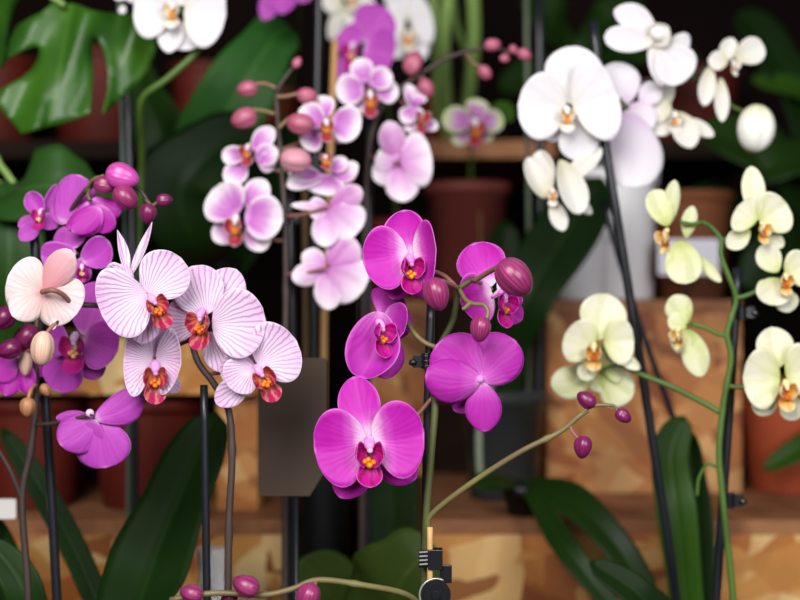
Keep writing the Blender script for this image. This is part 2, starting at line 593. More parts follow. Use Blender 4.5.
PNK = palette(
    petal_mat('pink_white_petal', [(0.0, '#e6b8e6'), (0.2, '#cc6fcc'), (0.5, '#dc98dc'), (0.78, '#f2def2'), (1.0, '#fbf2f8')], edge='#fdf6fa', ew=0.62, vein='#c060c0', vs=0.25, vf=20, rough=0.55),
    petal_mat('orange_red_lip', [(0.0, '#eab850'), (0.3, '#d07030'), (0.6, '#b03048'), (1.0, '#bc4460')], spots='#98182e', edge='#e8c0d0', ew=0.9, rough=0.4),
    yellow, plain('white_pink_column', '#f6e4ee', 0.4), ped_pink)
PNKB = palette(
    petal_mat('pink_white_petal_outside', [(0.0, '#cf7cc6'), (0.3, '#e2aae0'), (0.65, '#f0d6ee'), (1.0, '#f6e8f4')], edge='#fcf4fa', ew=0.66, vein='#d090cc', vs=0.25, vf=10, rough=0.55),
    PNK['lip'], yellow, PNK['col'], ped_pink)
TRI = palette(
    petal_mat('green_edged_purple_petal', [(0.0, '#d9a6d8'), (0.25, '#b965b8'), (0.6, '#cf9ecb'), (1.0, '#dfe8c2')], edge='#cfe2a4', ew=0.6, rough=0.5),
    PNK['lip'], yellow, PNK['col'], ped_green)
WHT = palette(
    petal_mat('white_petal', [(0.0, '#eeeade'), (0.25, '#f4f1f3'), (1.0, '#f6f4f8')], vein='#e6e0ec', vs=0.3, vf=14, rough=0.5, transl=0.3),
    petal_mat('white_yellow_lip', [(0.0, '#e8a03c'), (0.35, '#f0d8a0'), (0.6, '#f6f2ea'), (1.0, '#f6f4ee')], rough=0.45),
    yellow, plain('white_column', '#f4f0ee', 0.4), ped_green)
WHTM = palette(
    petal_mat('white_mauve_petal', [(0.0, '#e0c4e2'), (0.3, '#efe4f1'), (1.0, '#f4f2f6')], rough=0.5, transl=0.3),
    WHT['lip'], yellow, WHT['col'], ped_green)
WHTC = palette(
    petal_mat('white_cream_petal', [(0.0, '#d9d6b4'), (0.4, '#eeebe2'), (1.0, '#f3f1ec')], rough=0.5, transl=0.3),
    WHT['lip'], yellow, WHT['col'], ped_green)
YEL = palette(
    petal_mat('pale_yellow_petal', [(0.0, '#d2da86'), (0.25, '#f0f0c8'), (0.7, '#f6f4e2'), (1.0, '#f5f4dc')], vein='#dfe2ac', vs=0.35, vf=12, rough=0.5, transl=0.3),
    petal_mat('orange_yellow_lip', [(0.0, '#d9781e'), (0.4, '#e39a2c'), (0.68, '#efd684'), (1.0, '#f6f0d2')], vein='#cf7420', vs=0.35, vf=11, rough=0.45),
    plain('orange_callus', '#e2862a', 0.4, c2='#b8481c', scale=250), plain('cream_column', '#efe2a8', 0.4), ped_green)
YELB = palette(
    petal_mat('lime_petal_outside', [(0.0, '#b9c766'), (0.3, '#e6eaae'), (0.8, '#f0f1d2'), (1.0, '#eaedc0')], edge='#f0f2d4', ew=0.9, vein='#c9d288', vs=0.4, vf=9, rough=0.5, transl=0.3),
    YEL['lip'], YEL['callus'], YEL['col'], ped_green)

for q_, k_ in ((STR, 0.88), (PNK, 0.85), (YEL, 0.78), (YELB, 0.76), (WHT, 0.85), (WHTC, 0.82), (TRI, 0.9), (ORC, 0.92)):
    q_['k'] = k_
pink_sepal = petal_mat('rose_pink_sepal', [(0.0, '#c668bc'), (0.4, '#dc98d8'), (1.0, '#e8bce4')], edge='#f4def0', ew=0.72, vein='#b858b0', vs=0.35, vf=9, rough=0.55)
bud_mag = bud_mat('magenta_bud', '#7c194e', '#a54479', '#6a1242')
bud_dark = bud_mat('maroon_bud', '#641044', '#8a2a64', '#540c36')
bud_pink = bud_mat('pink_bud', '#a03e5c', '#c67890', '#a6405e', 0.42)
bud_pale = bud_mat('pale_pink_bud', '#d2a48e', '#e2c2ae', '#d09c8c', 0.5)
bud_dry = bud_mat('dried_brown_bud', '#a8704c', '#bd8860', '#8a5a3a', 0.5)
bud_white = bud_mat('white_green_bud', '#f0efe6', '#f3f2ec', '#cdd07a', 0.5)

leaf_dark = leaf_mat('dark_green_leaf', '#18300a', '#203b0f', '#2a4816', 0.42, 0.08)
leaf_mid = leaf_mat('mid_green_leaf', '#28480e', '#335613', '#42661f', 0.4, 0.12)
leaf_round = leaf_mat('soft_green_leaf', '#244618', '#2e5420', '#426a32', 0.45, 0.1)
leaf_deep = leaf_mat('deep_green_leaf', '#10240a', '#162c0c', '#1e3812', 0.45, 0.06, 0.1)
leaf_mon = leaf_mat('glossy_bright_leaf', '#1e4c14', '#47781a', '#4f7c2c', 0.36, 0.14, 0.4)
stake_mat = plain('black_plastic_stake', '#1b1d24', 0.35, 0.5)
clip_mat = plain('black_plastic_clip', '#15161a', 0.3, 0.6)
bamboo = plain('bamboo_stick', '#d8ac74', 0.6, c2='#c09058', scale=30, stretch=(1, 1, 0.1))
terracotta = plain('terracotta', '#b2512e', 0.7, c2='#a0452a', scale=12, bump=0.1)
dark_terra = plain('dark_red_clay', '#6a1c0e', 0.65, c2='#541509', scale=9)
brown_pot_m = plain('red_brown_clay', '#7c3a32', 0.6, c2='#6c302a', scale=8)
white_pot_m = plain('white_glaze', '#f2f0f2', 0.4, 0.4, c2='#eae8ec')
black_pot_m = plain('black_plastic', '#0c0d0d', 0.45, 0.35)
OSBC = ['#7c380e', '#b3641f', '#dc9c4e', '#f3d292']
osb1 = osb_mat('chipboard_front', OSBC, 0.35)
osb2 = osb_mat('chipboard_upright', ['#7e3c12', '#a65c26', '#c98746', '#e2b272'], 1.2)
edge_m = plain('chipboard_top', '#a9744c', 0.7, c2='#7e4e30', scale=25, bump=0.2)
dark_board = plain('dark_board', '#2a180e', 0.8, 0.2, c2='#1c0f08', scale=14, stretch=(0.3, 1, 4))

# ------------------------------------------------------------------ setting
mb = MB(); mb.box((-2.2, -0.8, FLOOR - 0.06), (2.2, 2.5, FLOOR))
tag(mb.build('floor', plain('dark_concrete', '#2c2825', 0.8, c2='#1f1c1a', scale=5), smooth=False), None, None, kind='structure')
mb = MB(); mb.box((-2.2, 2.5, FLOOR - 0.06), (2.2, 2.6, 1.9))
tag(mb.build('wall_back', plain('dark_brown_wall', '#160b09', 0.9, 0.1, c2='#0c0605', scale=4), smooth=False), None, None, kind='structure')

def px_box(x0, x1, y0, y1, d0, d1):
    """box whose front face at depth d0 spans the given rectangle"""
    a, b = at(x0, y1, d0), at(x1, y0, d0)
    return (a.x, d0, a.z), (b.x, d1, b.z)

def board(parent, name, lo, hi, mat, bev=0.001):
    m = MB(); m.box(lo, hi)
    return m.build(name, mat, parent, smooth=False, bevel=bev)

# lower crates: front panel, top panel and end panels of chipboard
def crate(label, x0, x1, d0, d1, z0, z1, front, top, th=0.016, open_end=False):
    r = thing('chipboard_crate', label, 'crate', ((x0 + x1) / 2, (d0 + d1) / 2, z0), 'chipboard crates')
    board(r, 'front_panel', (x0, d0, z0), (x1, d0 + th, z1 - th), front)
    board(r, 'top_panel', (x0, d0, z1 - th), (x1, d1, z1), top)
    board(r, 'side_panel', (x0, d0 + th, z0), (x0 + th, d1, z1 - th), front)
    board(r, 'side_panel', (x1 - th, d0 + th, z0), (x1, d1, z1 - th), front)
    return r
XL = lambda px, d: (px - 400) / FPX * d
crate('low chipboard crate at lower left under the red clay pots', XL(-60, 1.42), XL(288, 1.42), 1.42, 1.80, FLOOR, CRATE_TOP, osb1, edge_m)
crate('long low chipboard crate at lower right with bright wood chips', XL(425, 1.42), XL(870, 1.42), 1.42, 2.0, FLOOR, CRATE_TOP, osb1, edge_m)
crate('tall chipboard crate carrying the white pots', XL(547, 1.62), XL(742, 1.62), 1.62, 1.95, CRATE_TOP, 0.0, osb2, edge_m)
crate('narrow chipboard crate in shade behind the magenta orchid in focus', XL(360, 1.78), XL(431, 1.78), 1.78, 2.05, CRATE_TOP, 0.0, osb2, edge_m)
crate('dark stained crate under the red brown pot', XL(434, 1.80), XL(529, 1.80), 1.80, 2.05, CRATE_TOP, 0.0, dark_board, dark_board)
# left shelf unit over the red pots
zs0, zs1 = at(0, 395, 1.46).z, at(0, 338, 1.46).z
r = thing('chipboard_shelf', 'chipboard shelf at left bridging over the red clay pots', 'shelf', (XL(100, 1.5), 1.6, CRATE_TOP))
board(r, 'shelf_board', (XL(-120, 1.46), 1.46, zs0), (XL(258, 1.46), 1.80, zs1), osb1)
board(r, 'upright', (XL(214, 1.46), 1.48, CRATE_TOP), (XL(256, 1.46), 1.78, zs0), osb2)
board(r, 'upright', (XL(-120, 1.46), 1.48, CRATE_TOP), (XL(-100, 1.46), 1.78, zs0), osb2)
# boards fixed to the back wall
ub = at(0, 158, 1.95).z; ut = at(0, 140, 1.95).z
for x0, x1, lab in ((425, 556, 'tan wooden wall board just above the red brown pot'), (558, 780, 'dark wooden wall board behind the large white orchid'), (-120, 250, 'dark wooden wall board high at left behind the lobed leaf')):
    r = thing('wall_board', lab, 'shelf', (XL((x0 + x1) / 2, 1.95), 2.2, ub), 'boards on the back wall')
    board(r, 'board', (XL(x0, 1.95), 1.95, ub), (XL(x1, 1.95), 2.5, ut), edge_m if x0 == 425 else dark_board)

def pot(name, label, mat, px, d, r, h, z, group=None, cat='pot', rim=0.014, taper=0.78):
    t = thing(name, label, cat, (XL(px, d), d, z), group)
    m = MB()
    z += 0.0004
    m.lathe([(0, 0), (r * taper * 0.97, 0), (r * taper, 0.003), (r * 0.97, h - rim)], (XL(px, d), d, z), 44)
    m.lathe([(r * 0.90, h - rim), (r * 0.72, 0.008), (0, 0.008)], (XL(px, d), d, z), 44)
    m.build('body', mat, t)
    m = MB()
    m.lathe([(r * 0.9, h - rim), (r * 1.01, h - rim), (r * 1.04, h - rim + 0.001), (r * 1.05, h - 0.001), (r * 1.04, h), (r * 0.96, h), (r * 0.90, h - rim)], (XL(px, d), d, z), 44)
    m.build('rim', mat, t)
    return t

pot('clay_pot', 'red clay pot on the low crate at the left edge', dark_terra, 32, 1.525, 0.060, 0.122, CRATE_TOP, 'red clay pots')
pot('clay_pot', 'red clay pot on the low crate, just left of the large dark leaf', dark_terra, 148, 1.53, 0.066, 0.122, CRATE_TOP, 'red clay pots')
pot('clay_pot', 'brown clay pot on the tall crate behind the pale yellow flowers', plain('brown_clay', '#7a4424', 0.75, c2='#5a2f1a', scale=10), 690, 1.81, 0.055, 0.145, 0.0, 'clay pots at the back')
pot('white_pot', 'tall white glazed pot on the crate under the white orchid', white_pot_m, 614, 1.76, 0.056, 0.17, 0.0, 'white pots', rim=0.02, taper=0.9)
pot('white_pot', 'short white glazed pot left of the tall white pot', white_pot_m, 580, 1.68, 0.036, 0.082, 0.0, 'white pots', taper=0.86, rim=0.01)
pot('black_pot', 'tall narrow black plastic pot between the low crates', black_pot_m, 322, 1.45, 0.03, 0.50, FLOOR, taper=0.95)
for px, h, rr, lab in ((690, 0.17, 0.085, 'dark red pot on the wall board at upper right'),):
    pot('clay_pot', lab, dark_terra, px, 2.38, rr, h, ut, 'clay pots at the back')
for px, h, rr, lab in ((100, 0.17, 0.08, 'dark red pot on the wall board behind the lobed leaf'), (205, 0.15, 0.055, 'dark red pot on the wall board beside the long dark leaf'), (-8, 0.16, 0.075, 'dark red pot on the wall board at the left edge')):
    pot('clay_pot', lab, dark_terra, px, 2.2, rr, h, ut, 'clay pots at the back')

# terracotta pot with a leaf, right edge
z = CRATE_TOP
t = pot('potted_plant', 'orange terracotta pot with a green leaf hanging over it at right edge', terracotta, 792, 1.65, 0.067, 0.135, z, cat='plant', taper=0.74)
leaf(t, [(800, 400, 1.65), (835, 415, 1.60), (812, 440, 1.56), (764, 470, 1.55)], [10, 22, 26, 3], leaf_mid)
leaf(t, [(798, 405, 1.66), (830, 350, 1.68), (880, 310, 1.70)], [10, 30, 4], leaf_mid)

# small cards
def card(name, label, x0, x1, y0, y1, d, mat, cut=0, rad=5, stick_to=None, stick_px=None, parent_cat='label'):
    t = thing(name, label, parent_cat, (XL((x0 + x1) / 2, d), d, stick_to if stick_to is not None else at(0, y1, d).z))
    out = []
    for cx, cy, a0 in ((x1 - rad, y0 + rad, 0), (x0 + rad, y0 + rad, 90), (x0 + rad, y1 - rad, 180), (x1 - rad, y1 - rad, 270)):
        if a0 == 270 and cut:
            out += [(x1 - cut * 0.62, y1), (x1, y1 - cut)]
            continue
        for k in range(5):
            a = math.radians(a0 + 22.5 * k)
            out.append((cx + rad * math.cos(a), cy - rad * math.sin(a)))
    m = MB()
    n = len(out)
    for dd in (0.0, 0.0018):
        for x, y in out:
            p = at(x, y, d); m.v.append(V((p.x, d + dd, p.z))); m.uv.append((0, 0)); m.lo.append((0, 0))
    m.fan(range(n)[::-1]); m.fan(range(n, 2 * n))
    for i in range(n):
        m.fan((i, (i + 1) % n, n + (i + 1) % n, n + i))
    m.build('card', mat, t, smooth=False)
    if stick_to is not None:
        m = MB()
        a = at(stick_px, y1 - 8, d)
        m.tube([(a.x, d + 0.0045, a.z), (a.x, d + 0.0045, stick_to)], 0.0018)
        m.build('stick', stake_mat, t)
    return t
card('brown_card', 'plain taupe brown card with rounded corners below the pink striped orchid', 258, 327, 358, 496, 1.13, plain('taupe_card', '#54483f', 0.8, 0.1), cut=28, stick_to=FLOOR, stick_px=296)
card('white_label', 'small white label card behind the pale yellow flowers', 658, 719, 239, 275, 1.69, plain('white_card', '#e6e3ee', 0.6), rad=3, stick_to=0.0, stick_px=688)
card('white_label', 'white label card at the lower left edge among dark leaves', -20, 16, 499, 519, 1.22, plain('grey_white_card', '#d8d4d0', 0.6), rad=2, stick_to=FLOOR, stick_px=-5)

# ------------------------------------------------------------------ stakes
def stake(label, seq, w, clips=(), mat=stake_mat, name='plant_stake', end=None, group='plant stakes'):
    """seq of (px, py, d) from the top down; the last point goes on to `end` height"""
    p = [at(*q) for q in seq]
    if end is not None:
        p.append(V((p[-1].x + (p[-1].x - p[-2].x) * 0.12, p[-1].y, end)))
    t = thing(name, label, 'stake', tuple(p[-1]), group)
    pts = []
    for a, b in zip(p, p[1:]):
        pts += [a.lerp(b, k / 6) for k in range(6)]
    pts.append(p[-1])
    m = MB(); m.tube(pts, w / 2 / FPX * seq[0][2], 10)
    m.build('stick', mat, t)
    for cx, cy, d, s, side in clips:
        u = s / FPX * d
        c = at(cx, cy, d)
        m = MB()
        m.tube([c + V((0, 0, -0.42 * u)), c + V((0, 0, 0.42 * u))], 0.30 * u, 14)
        for k in (-1, 0, 1):
            m.tube([c + V((0, 0, 0.26 * k * u - 0.05 * u)), c + V((0, 0, 0.26 * k * u + 0.05 * u))], 0.36 * u, 14)
        m.box(c + V((0.2 * u if side > 0 else -0.75 * u, -0.14 * u, -0.34 * u)), c + V((0.75 * u if side > 0 else -0.2 * u, 0.14 * u, 0.34 * u)))
        m.blob(c + V((0.55 * u * side, -0.1 * u, 0)), c + V((0.95 * u * side, -0.25 * u, -0.12 * u)), 0.4 * u, n=10, m=8)
        m.build('clip', clip_mat, t, bevel=0.0004, smooth=False)
    return t

PB = FLOOR + 0.012
stake('black stake tied beside the magenta orchid in focus', [(431, 303, 1.022), (428, 400, 1.022), (424, 600, 1.022)], 9, [(427, 361, 1.020, 19, -1)], end=PB)
stake('dark blue grey stake beside the purple orchid at left', [(34, 232, 1.118), (41, 330, 1.118), (50, 470, 1.118), (57, 600, 1.118)], 9.5, [(42, 382, 1.118, 14, 1)], end=PB)
stake('black stake beneath the pink striped orchid', [(204, 385, 1.05), (207, 600, 1.05)], 8, end=PB)
stake('dark stake with a grey twin behind the purple orchid buds', [(124, -30, 1.375), (134, 330, 1.375), (136, 600, 1.375)], 8, end=PB)
stake('grey stake touching the dark stake behind the purple buds', [(118, -30, 1.38), (127, 330, 1.38), (129, 600, 1.38)], 4, end=PB, mat=plain('grey_stake', '#4e5a54', 0.5))
stake('black stake at the left stem of the pink white orchid', [(289, 190, 1.262), (292, 330, 1.262), (292, 600, 1.262)], 10, [(290, 219, 1.26, 13, 1)], end=PB)
stake('black stake at the right stem of the pink white orchid', [(370, 118, 1.352), (368, 300, 1.352), (366, 600, 1.352)], 8, end=PB)
stake('dark stake high at the top centre behind the pink buds', [(319, -20, 1.442), (317, 95, 1.442), (314, 300, 1.442), (314, 600, 1.442)], 7, end=FLOOR + 0.012)
stake('dark stake in shade left of the white orchid', [(539, -20, 1.60), (541, 330, 1.60), (535, 470, 1.60)], 9, end=CRATE_TOP)
stake('grey green stake just left of the dark stake beside the white orchid', [(526, -20, 1.60), (530, 330, 1.60), (526, 470, 1.60)], 5, end=CRATE_TOP, mat=plain('grey_green_stake', '#5a6650', 0.5))
stake('long black leaning stake of the white orchid', [(593, 22, 1.235), (606, 150, 1.235), (640, 360, 1.235), (671, 560, 1.24), (676, 600, 1.25)], 9.5, end=PB)
stake('thin black stake leaning behind the long stake of the white orchid', [(602, 200, 1.37), (638, 320, 1.37), (674, 420, 1.37), (690, 520, 1.37), (694, 600, 1.37)], 6.5, end=FLOOR)
stake('dark stake with two clips beside the pale yellow orchid', [(738, 268, 1.181), (730, 400, 1.181), (716, 600, 1.181)], 9, [(741, 312, 1.178, 18, 1), (729, 500, 1.178, 18, 1)], end=PB)
stake('pale bamboo stick behind the pink white flowers', [(335, 40, 1.458), (330, 170, 1.458), (324, 320, 1.458), (322, 600, 1.458)], 6.5, mat=bamboo, end=FLOOR + 0.012)
stake('brown bamboo stick just left of the black stake behind the taupe card', [(305, 190, 1.455), (306, 350, 1.455), (309, 600, 1.455)], 6, mat=plain('brown_bamboo', '#5e4628', 0.6), end=FLOOR + 0.012)
stake('thin brown stick standing in front of the red brown pot', [(480, 212, 1.75), (482, 290, 1.75)], 4, mat=plain('brown_stick', '#7a5432', 0.6), end=0.0)

# bamboo support in the foreground with a ribbed clip and a round reel
t = stake('short pale bamboo stick with black clips at the bottom centre', [(430, 527, 0.992), (430, 600, 0.992)], 6, mat=bamboo, end=PB)
u = 1 / FPX
m = MB()
c = at(429, 559, 0.992)
for k in range(4):
    m.tube([c + V((-0.0075, 0.0, (6 - 4 * k) * u)), c + V((0.0075, -0.001, (7.5 - 4 * k) * u))], 0.0022, 8)
m.box(c + V((-0.001, -0.004, -10 * u)), c + V((0.010, 0.006, 10 * u)))
m.box(c + V((0.008, -0.001, -24 * u)), c + V((0.017, 0.002, -6 * u)))
m.build('clip', clip_mat, t, bevel=0.0005, smooth=False)
m = MB()
c = at(436, 595, 0.975)
for rr, a, b in ((14.5, 0.0, 0.002), (12, -0.0008, 0.0), (4, -0.003, 0.0)):
    m.tube([c + V((0.0, a, 0)), c + V((0.0, b, 0))], rr * u, 32)
m.build('reel', clip_mat, t, smooth=False)
m = MB()
m.tube([c + V((16 * u * math.cos(a), 0.0, 16 * u * math.sin(a))) for a in [math.pi * (0.35 + 0.95 * k / 20) for k in range(21)]], 0.0007, 6)
m.build('reel_edge', plain('silver_rim', '#c9c6c2', 0.3, metal=0.6), t)

# ------------------------------------------------------------------ orchids
def orchid(label, px, d, base=None, group='orchids in bloom', potmat=None, z=FLOOR, r=0.05, h=0.11, cat='orchid', name='orchid'):
    t = thing(name, label, cat, (XL(px, d), d, z), group)
    pot_part(t, potmat or dark_terra, XL(px, d), d, r=r, h=h, z=z)
    return t
def low(px, d, z=FLOOR + 0.05):
    return (px, 300 - z * FPX / d, d)

# A: the magenta orchid in focus
D = 1.0
A = orchid('deep magenta orchid in sharp focus at centre with a long side branch of buds', 427, D + 0.012)
S = ped_olive
SA = plain('shaded_olive_stem', '#565a30', 0.5, c2='#454828')  # olive darkened: the shadow on the main stem is put into its colour
stem(A, [(424, 610, 1.004), (425, 560, 1.004), (427, 510, 1.004), (431, 455, 1.004), (435, 405, 1.006), (431, 378, 1.008), (438, 350, 1.008), (452, 322, 1.006), (457, 298, 1.004), (459, 289, 1.002), (470, 281, 1.0), (474, 279, 0.998)], (8.5, 5.5), SA, D)
stem(A, [low(426, 1.005), (424, 800, 1.004), (424, 605, 1.004)], 8.5, SA, D)
stem(A, [(428, 530, 1.004), (432, 514, 1.0), (470, 484, 0.985), (520, 452, 0.97), (558, 433, 0.965), (578, 417, 0.962), (588, 410, 0.962)], (6, 5), S, D, nodes=((0.6, 1.35),))
stem(A, [(578, 417, 0.962), (590, 407, 0.96), (604, 405, 0.958), (614, 406, 0.957)], (4, 3), S, D)
stem(A, [(422, 640, 1.0), (421, 610, 0.985), (405, 594, 0.965), (362, 585, 0.95), (318, 580, 0.945), (292, 589, 0.942), (262, 595, 0.94), (215, 593, 0.94), (170, 600, 0.94)], (6, 5.5), S, D, nodes=((0.4, 1.25), (0.75, 1.25)))
bud(A, bud_mag, (500, 262), (528, 292), 37, 0.965, ped=([(474, 281, 0.998), (487, 273, 0.985), (500, 266, 0.968), (505, 266, 0.966)], 5.5), pedmat=ped_pink, pw=0.7)
bud(A, bud_mag, (432, 278), (441, 310), 29, 0.97, ped=([(458, 288, 1.0), (450, 284, 0.985), (441, 281, 0.972), (435, 282, 0.97)], 5), pedmat=ped_pink)
bud(A, bud_mag, (482, 316), (479, 341), 23, 0.975, ped=([(459, 289, 1.0), (466, 300, 0.99), (474, 304, 0.984), (484, 305, 0.978), (488, 312, 0.976), (486, 320, 0.975)], 4.5), pedmat=S)
stem(A, [(470, 303, 0.985), (465, 308, 0.985), (462, 309, 0.985)], (5, 3), S, D, name='stem_tip')
stem(A, [(458, 289, 1.003), (446, 277, 1.008), (436, 272, 1.012), (428, 270, 1.014)], (5, 4.5), ped_pink, D)
bud(A, bud_dark, (594, 405), (580, 395), 18, 0.96)
bud(A, bud_dark, (584, 437), (582, 455), 20, 0.96, ped=([(570, 425, 0.963), (572, 431, 0.962), (578, 438, 0.96), (584, 440, 0.96)], 3), pedmat=ped_pink)
bud(A, bud_dark, (617, 411), (629, 420), 15, 0.957, ped=([(610, 405, 0.957), (614, 406, 0.957), (618, 412, 0.957)], 3), pedmat=S)
bud(A, bud_mag, (258, 592), (234, 580), 24, 0.93)
bud(A, bud_mag, (312, 586), (305, 606), 26, 0.935, ped=([(316, 580, 0.945), (315, 586, 0.94), (312, 590, 0.936)], 3.5), pedmat=ped_pink)
bud(A, bud_mag, (200, 596), (186, 592), 20, 0.935)
bud(A, bud_dark, (236, 594), (222, 603), 16, 0.95)
# F5 main bloom
flower(A, MAG, 0.985,
       [(367, 438, 353, 376, 43, dict(cup=0.25, curl=-0.12, dt=0.006, shape='oval')),
        (366, 450, 340, 498, 40, dict(cup=-0.1, dt=0.006, db=0.004)),
        (375, 450, 416, 479, 40, dict(cup=-0.1, dt=0.006, db=0.004))],
       [(367, 441, 314, 449, 79, dict(cup=0.2, bend=0.12, curl=0.02, shape='wide', dt=-0.002, ruff=0.008, sk=0.03)),
        (372, 439, 424, 432, 78, dict(cup=0.2, bend=0.14, curl=-0.05, shape='wide', dt=-0.004, ruff=0.01, sk=-0.06))],
       lip=dict(c=(369, 443), s=44, yaw=4, pitch=-4, f=0.002), ped=([(370, 441, 0.990), (385, 436, 1.008), (412, 420, 1.014), (432, 398, 1.008)], 4),
       label='wide open magenta bloom facing the camera, lowest of the stem')
# F1
flower(A, MAG, 1.0,
       [(410, 256, 404, 211, 42, dict(cup=0.35, dt=0.004, curl=0.12, sk=0.06)),
        (405, 268, 392, 299, 30, dict(cup=-0.2, dt=0.004, db=0.004)), (414, 270, 424, 297, 28, dict(cup=-0.2, dt=0.002, db=0.004))],
       [(408, 254, 363, 262, 64, dict(cup=0.25, bend=0.1, shape='wide', dt=-0.006)),
        (413, 254, 436, 249, 68, dict(n=(-1, -0.7, 0), cup=0.1, bend=-0.2, shape='wide', dt=-0.026, db=0.002, sk=-0.06))],
       lip=dict(c=(409, 259), s=36, yaw=16, pitch=-8, f=0.004), ped=([(412, 256, 1.004), (420, 262, 1.014), (430, 270, 1.014)], 4),
       label='magenta bloom turned right, highest of the stem')
# F2 cup-shaped side view
flower(A, MAGB, 1.015,
       [(381, 316, 402, 296, 44, dict(cup=-0.5, dt=0.006, bend=-0.1, sk=0.1)), (384, 330, 386, 379, 40, dict(dt=0.004, cup=-0.3, db=0.004)), (386, 318, 411, 330, 32, dict(dt=0.006, db=0.006, cup=-0.4))],
       [(381, 312, 361, 379, 54, dict(cup=0.55, bend=-0.14, shape='round', dt=-0.010, roll=10, sk=0.06)),
        (384, 314, 404, 332, 46, dict(n=(-0.7, -1, 0), cup=0.2, bend=-0.2, shape='wide', dt=-0.014))],
       lip=dict(c=(378, 325), s=34, yaw=36, pitch=-4, f=0.008), ped=([(402, 312, 1.022), (412, 330, 1.016), (424, 342, 1.01), (438, 348, 1.008)], 5),
       label='cupped magenta bloom seen from the side')
# F3 behind the buds
flower(A, MAG, 1.03,
       [(489, 288, 474, 243, 50, dict(cup=0.3, dt=0.004)), (500, 305, 522, 320, 24, dict(dt=0.004)), (498, 300, 523, 300, 22, dict(dt=-0.004, roll=20))],
       [(492, 292, 461, 304, 52, dict(cup=0.3, shape='wide', dt=-0.006)), (497, 290, 514, 284, 46, dict(cup=0.5, roll=-50, shape='wide', dt=-0.012))],
       lip=dict(c=(501, 296), s=32, yaw=35, pitch=-10, f=0.006), ped=([(492, 290, 1.034), (482, 283, 1.03), (474, 281, 1.0)], 4),
       label='magenta bloom half hidden behind the large bud')
# F4 seen from behind
flower(A, MAGB, 1.0,
       [(481, 381, 425, 376, 46, dict(cup=-0.45, bend=0.16, dt=-0.014, db=-0.008, shape='round', sk=0.06)),
        (482, 382, 485, 432, 37, dict(cup=-0.25, bend=0.08, dt=-0.004, db=-0.006, shape='oval')),
        (478, 386, 454, 411, 26, dict(dt=0.008, db=0.006))],
       [(480, 380, 436, 345, 58, dict(cup=-0.2, dt=-0.002, db=0.0, shape='wide', sk=-0.03, bend=0.1)),
        (480, 380, 515, 340, 56, dict(cup=-0.22, dt=0.004, db=0.0, shape='wide', bend=0.08, sk=0.03))],
       col_only=(480, 379, 8), ped=([(480, 380, 0.996), (466, 392, 1.012), (448, 402, 1.014), (436, 402, 1.006)], 4.5),
       label='magenta bloom seen from behind, right of the stem')

# C: striped orchid
D = 1.03
Cc = orchid('pink orchid with fine striped veins, arching stem and a pale bud, left of centre', 218, D + 0.012)
SB = ped_dark
stem(Cc, [low(222, 1.04), (228, 700, 1.04), (228, 600, 1.04), (229, 520, 1.04), (232, 460, 1.04), (229, 412, 1.04), (214, 384, 1.036), (198, 362, 1.034), (188, 335, 1.034), (165, 312, 1.032), (128, 307, 1.03), (110, 307, 1.02), (90, 305, 1.0), (74, 307, 0.995), (56, 323, 0.99)], (8, 5), SB, D, k=5, nodes=((0.3, 1.3), (0.2, 1.2)))
stem(Cc, [(56, 323, 0.99), (50, 329, 0.989), (45, 335, 0.988)], (5, 3.5), ped_pink, D)
bud(Cc, bud_pale, (44, 331), (41, 366), 25, 0.985, pw=0.3)
flower(Cc, STR, 1.01,
       [(128, 278, 119, 229, 11, dict(roll=35, cup=0.5, curl=-0.08, dt=0.004, shape='point')),
        (128, 280, 152, 222, 13, dict(roll=-40, cup=0.5, bend=-0.12, dt=0.006, shape='point')),
        (128, 278, 104, 279, 32, dict(cup=0.5, dt=-0.002, shape='round'))],
       [(132, 285, 116, 265, 20, dict(roll=30))], ped=([(128, 280, 1.02), (126, 292, 1.03), (128, 306, 1.03)], 4),
       label='striped pink bloom seen edge-on with two upright pointed sepals')
flower(Cc, STR, 1.0,
       [(147, 302, 141, 344, 34, dict(dt=0.004, db=0.002)), (150, 300, 158, 264, 30, dict(dt=0.01, db=0.006))],
       [(148, 294, 181, 258, 54, dict(cup=0.2, shape='wide', dt=0.004, bend=0.1, curl=0.05, ruff=0.012)),
        (147, 294, 102, 316, 74, dict(cup=0.22, shape='wide', dt=-0.004, bend=0.1, ruff=0.014, sk=-0.06))],
       lip=dict(c=(151, 299), s=38, yaw=28, pitch=-4, roll=24, f=0.006), ped=([(148, 296, 1.006), (152, 304, 1.02), (150, 309, 1.032)], 4),
       label='striped pink bloom with its petals spread, left of the pair')
flower(Cc, STR, 1.02,
       [(212, 314, 236, 269, 42, dict(cup=0.1, dt=0.006)), (202, 320, 165, 318, 44, dict(dt=0.004, cup=0.15)), (209, 332, 224, 372, 28, dict(dt=0.002, db=0.004, cup=0.1))],
       [(206, 315, 192, 266, 52, dict(cup=0.1, shape='wide', dt=0.003)), (212, 324, 266, 322, 70, dict(cup=0.22, shape='wide', dt=-0.005, bend=0.12, ruff=0.012))],
       lip=dict(c=(203, 314), s=42, yaw=-14, pitch=-6, f=0.004), ped=([(205, 320, 1.026), (196, 328, 1.036), (188, 334, 1.034)], 4),
       label='striped pink bloom with its petals spread, right of the pair')
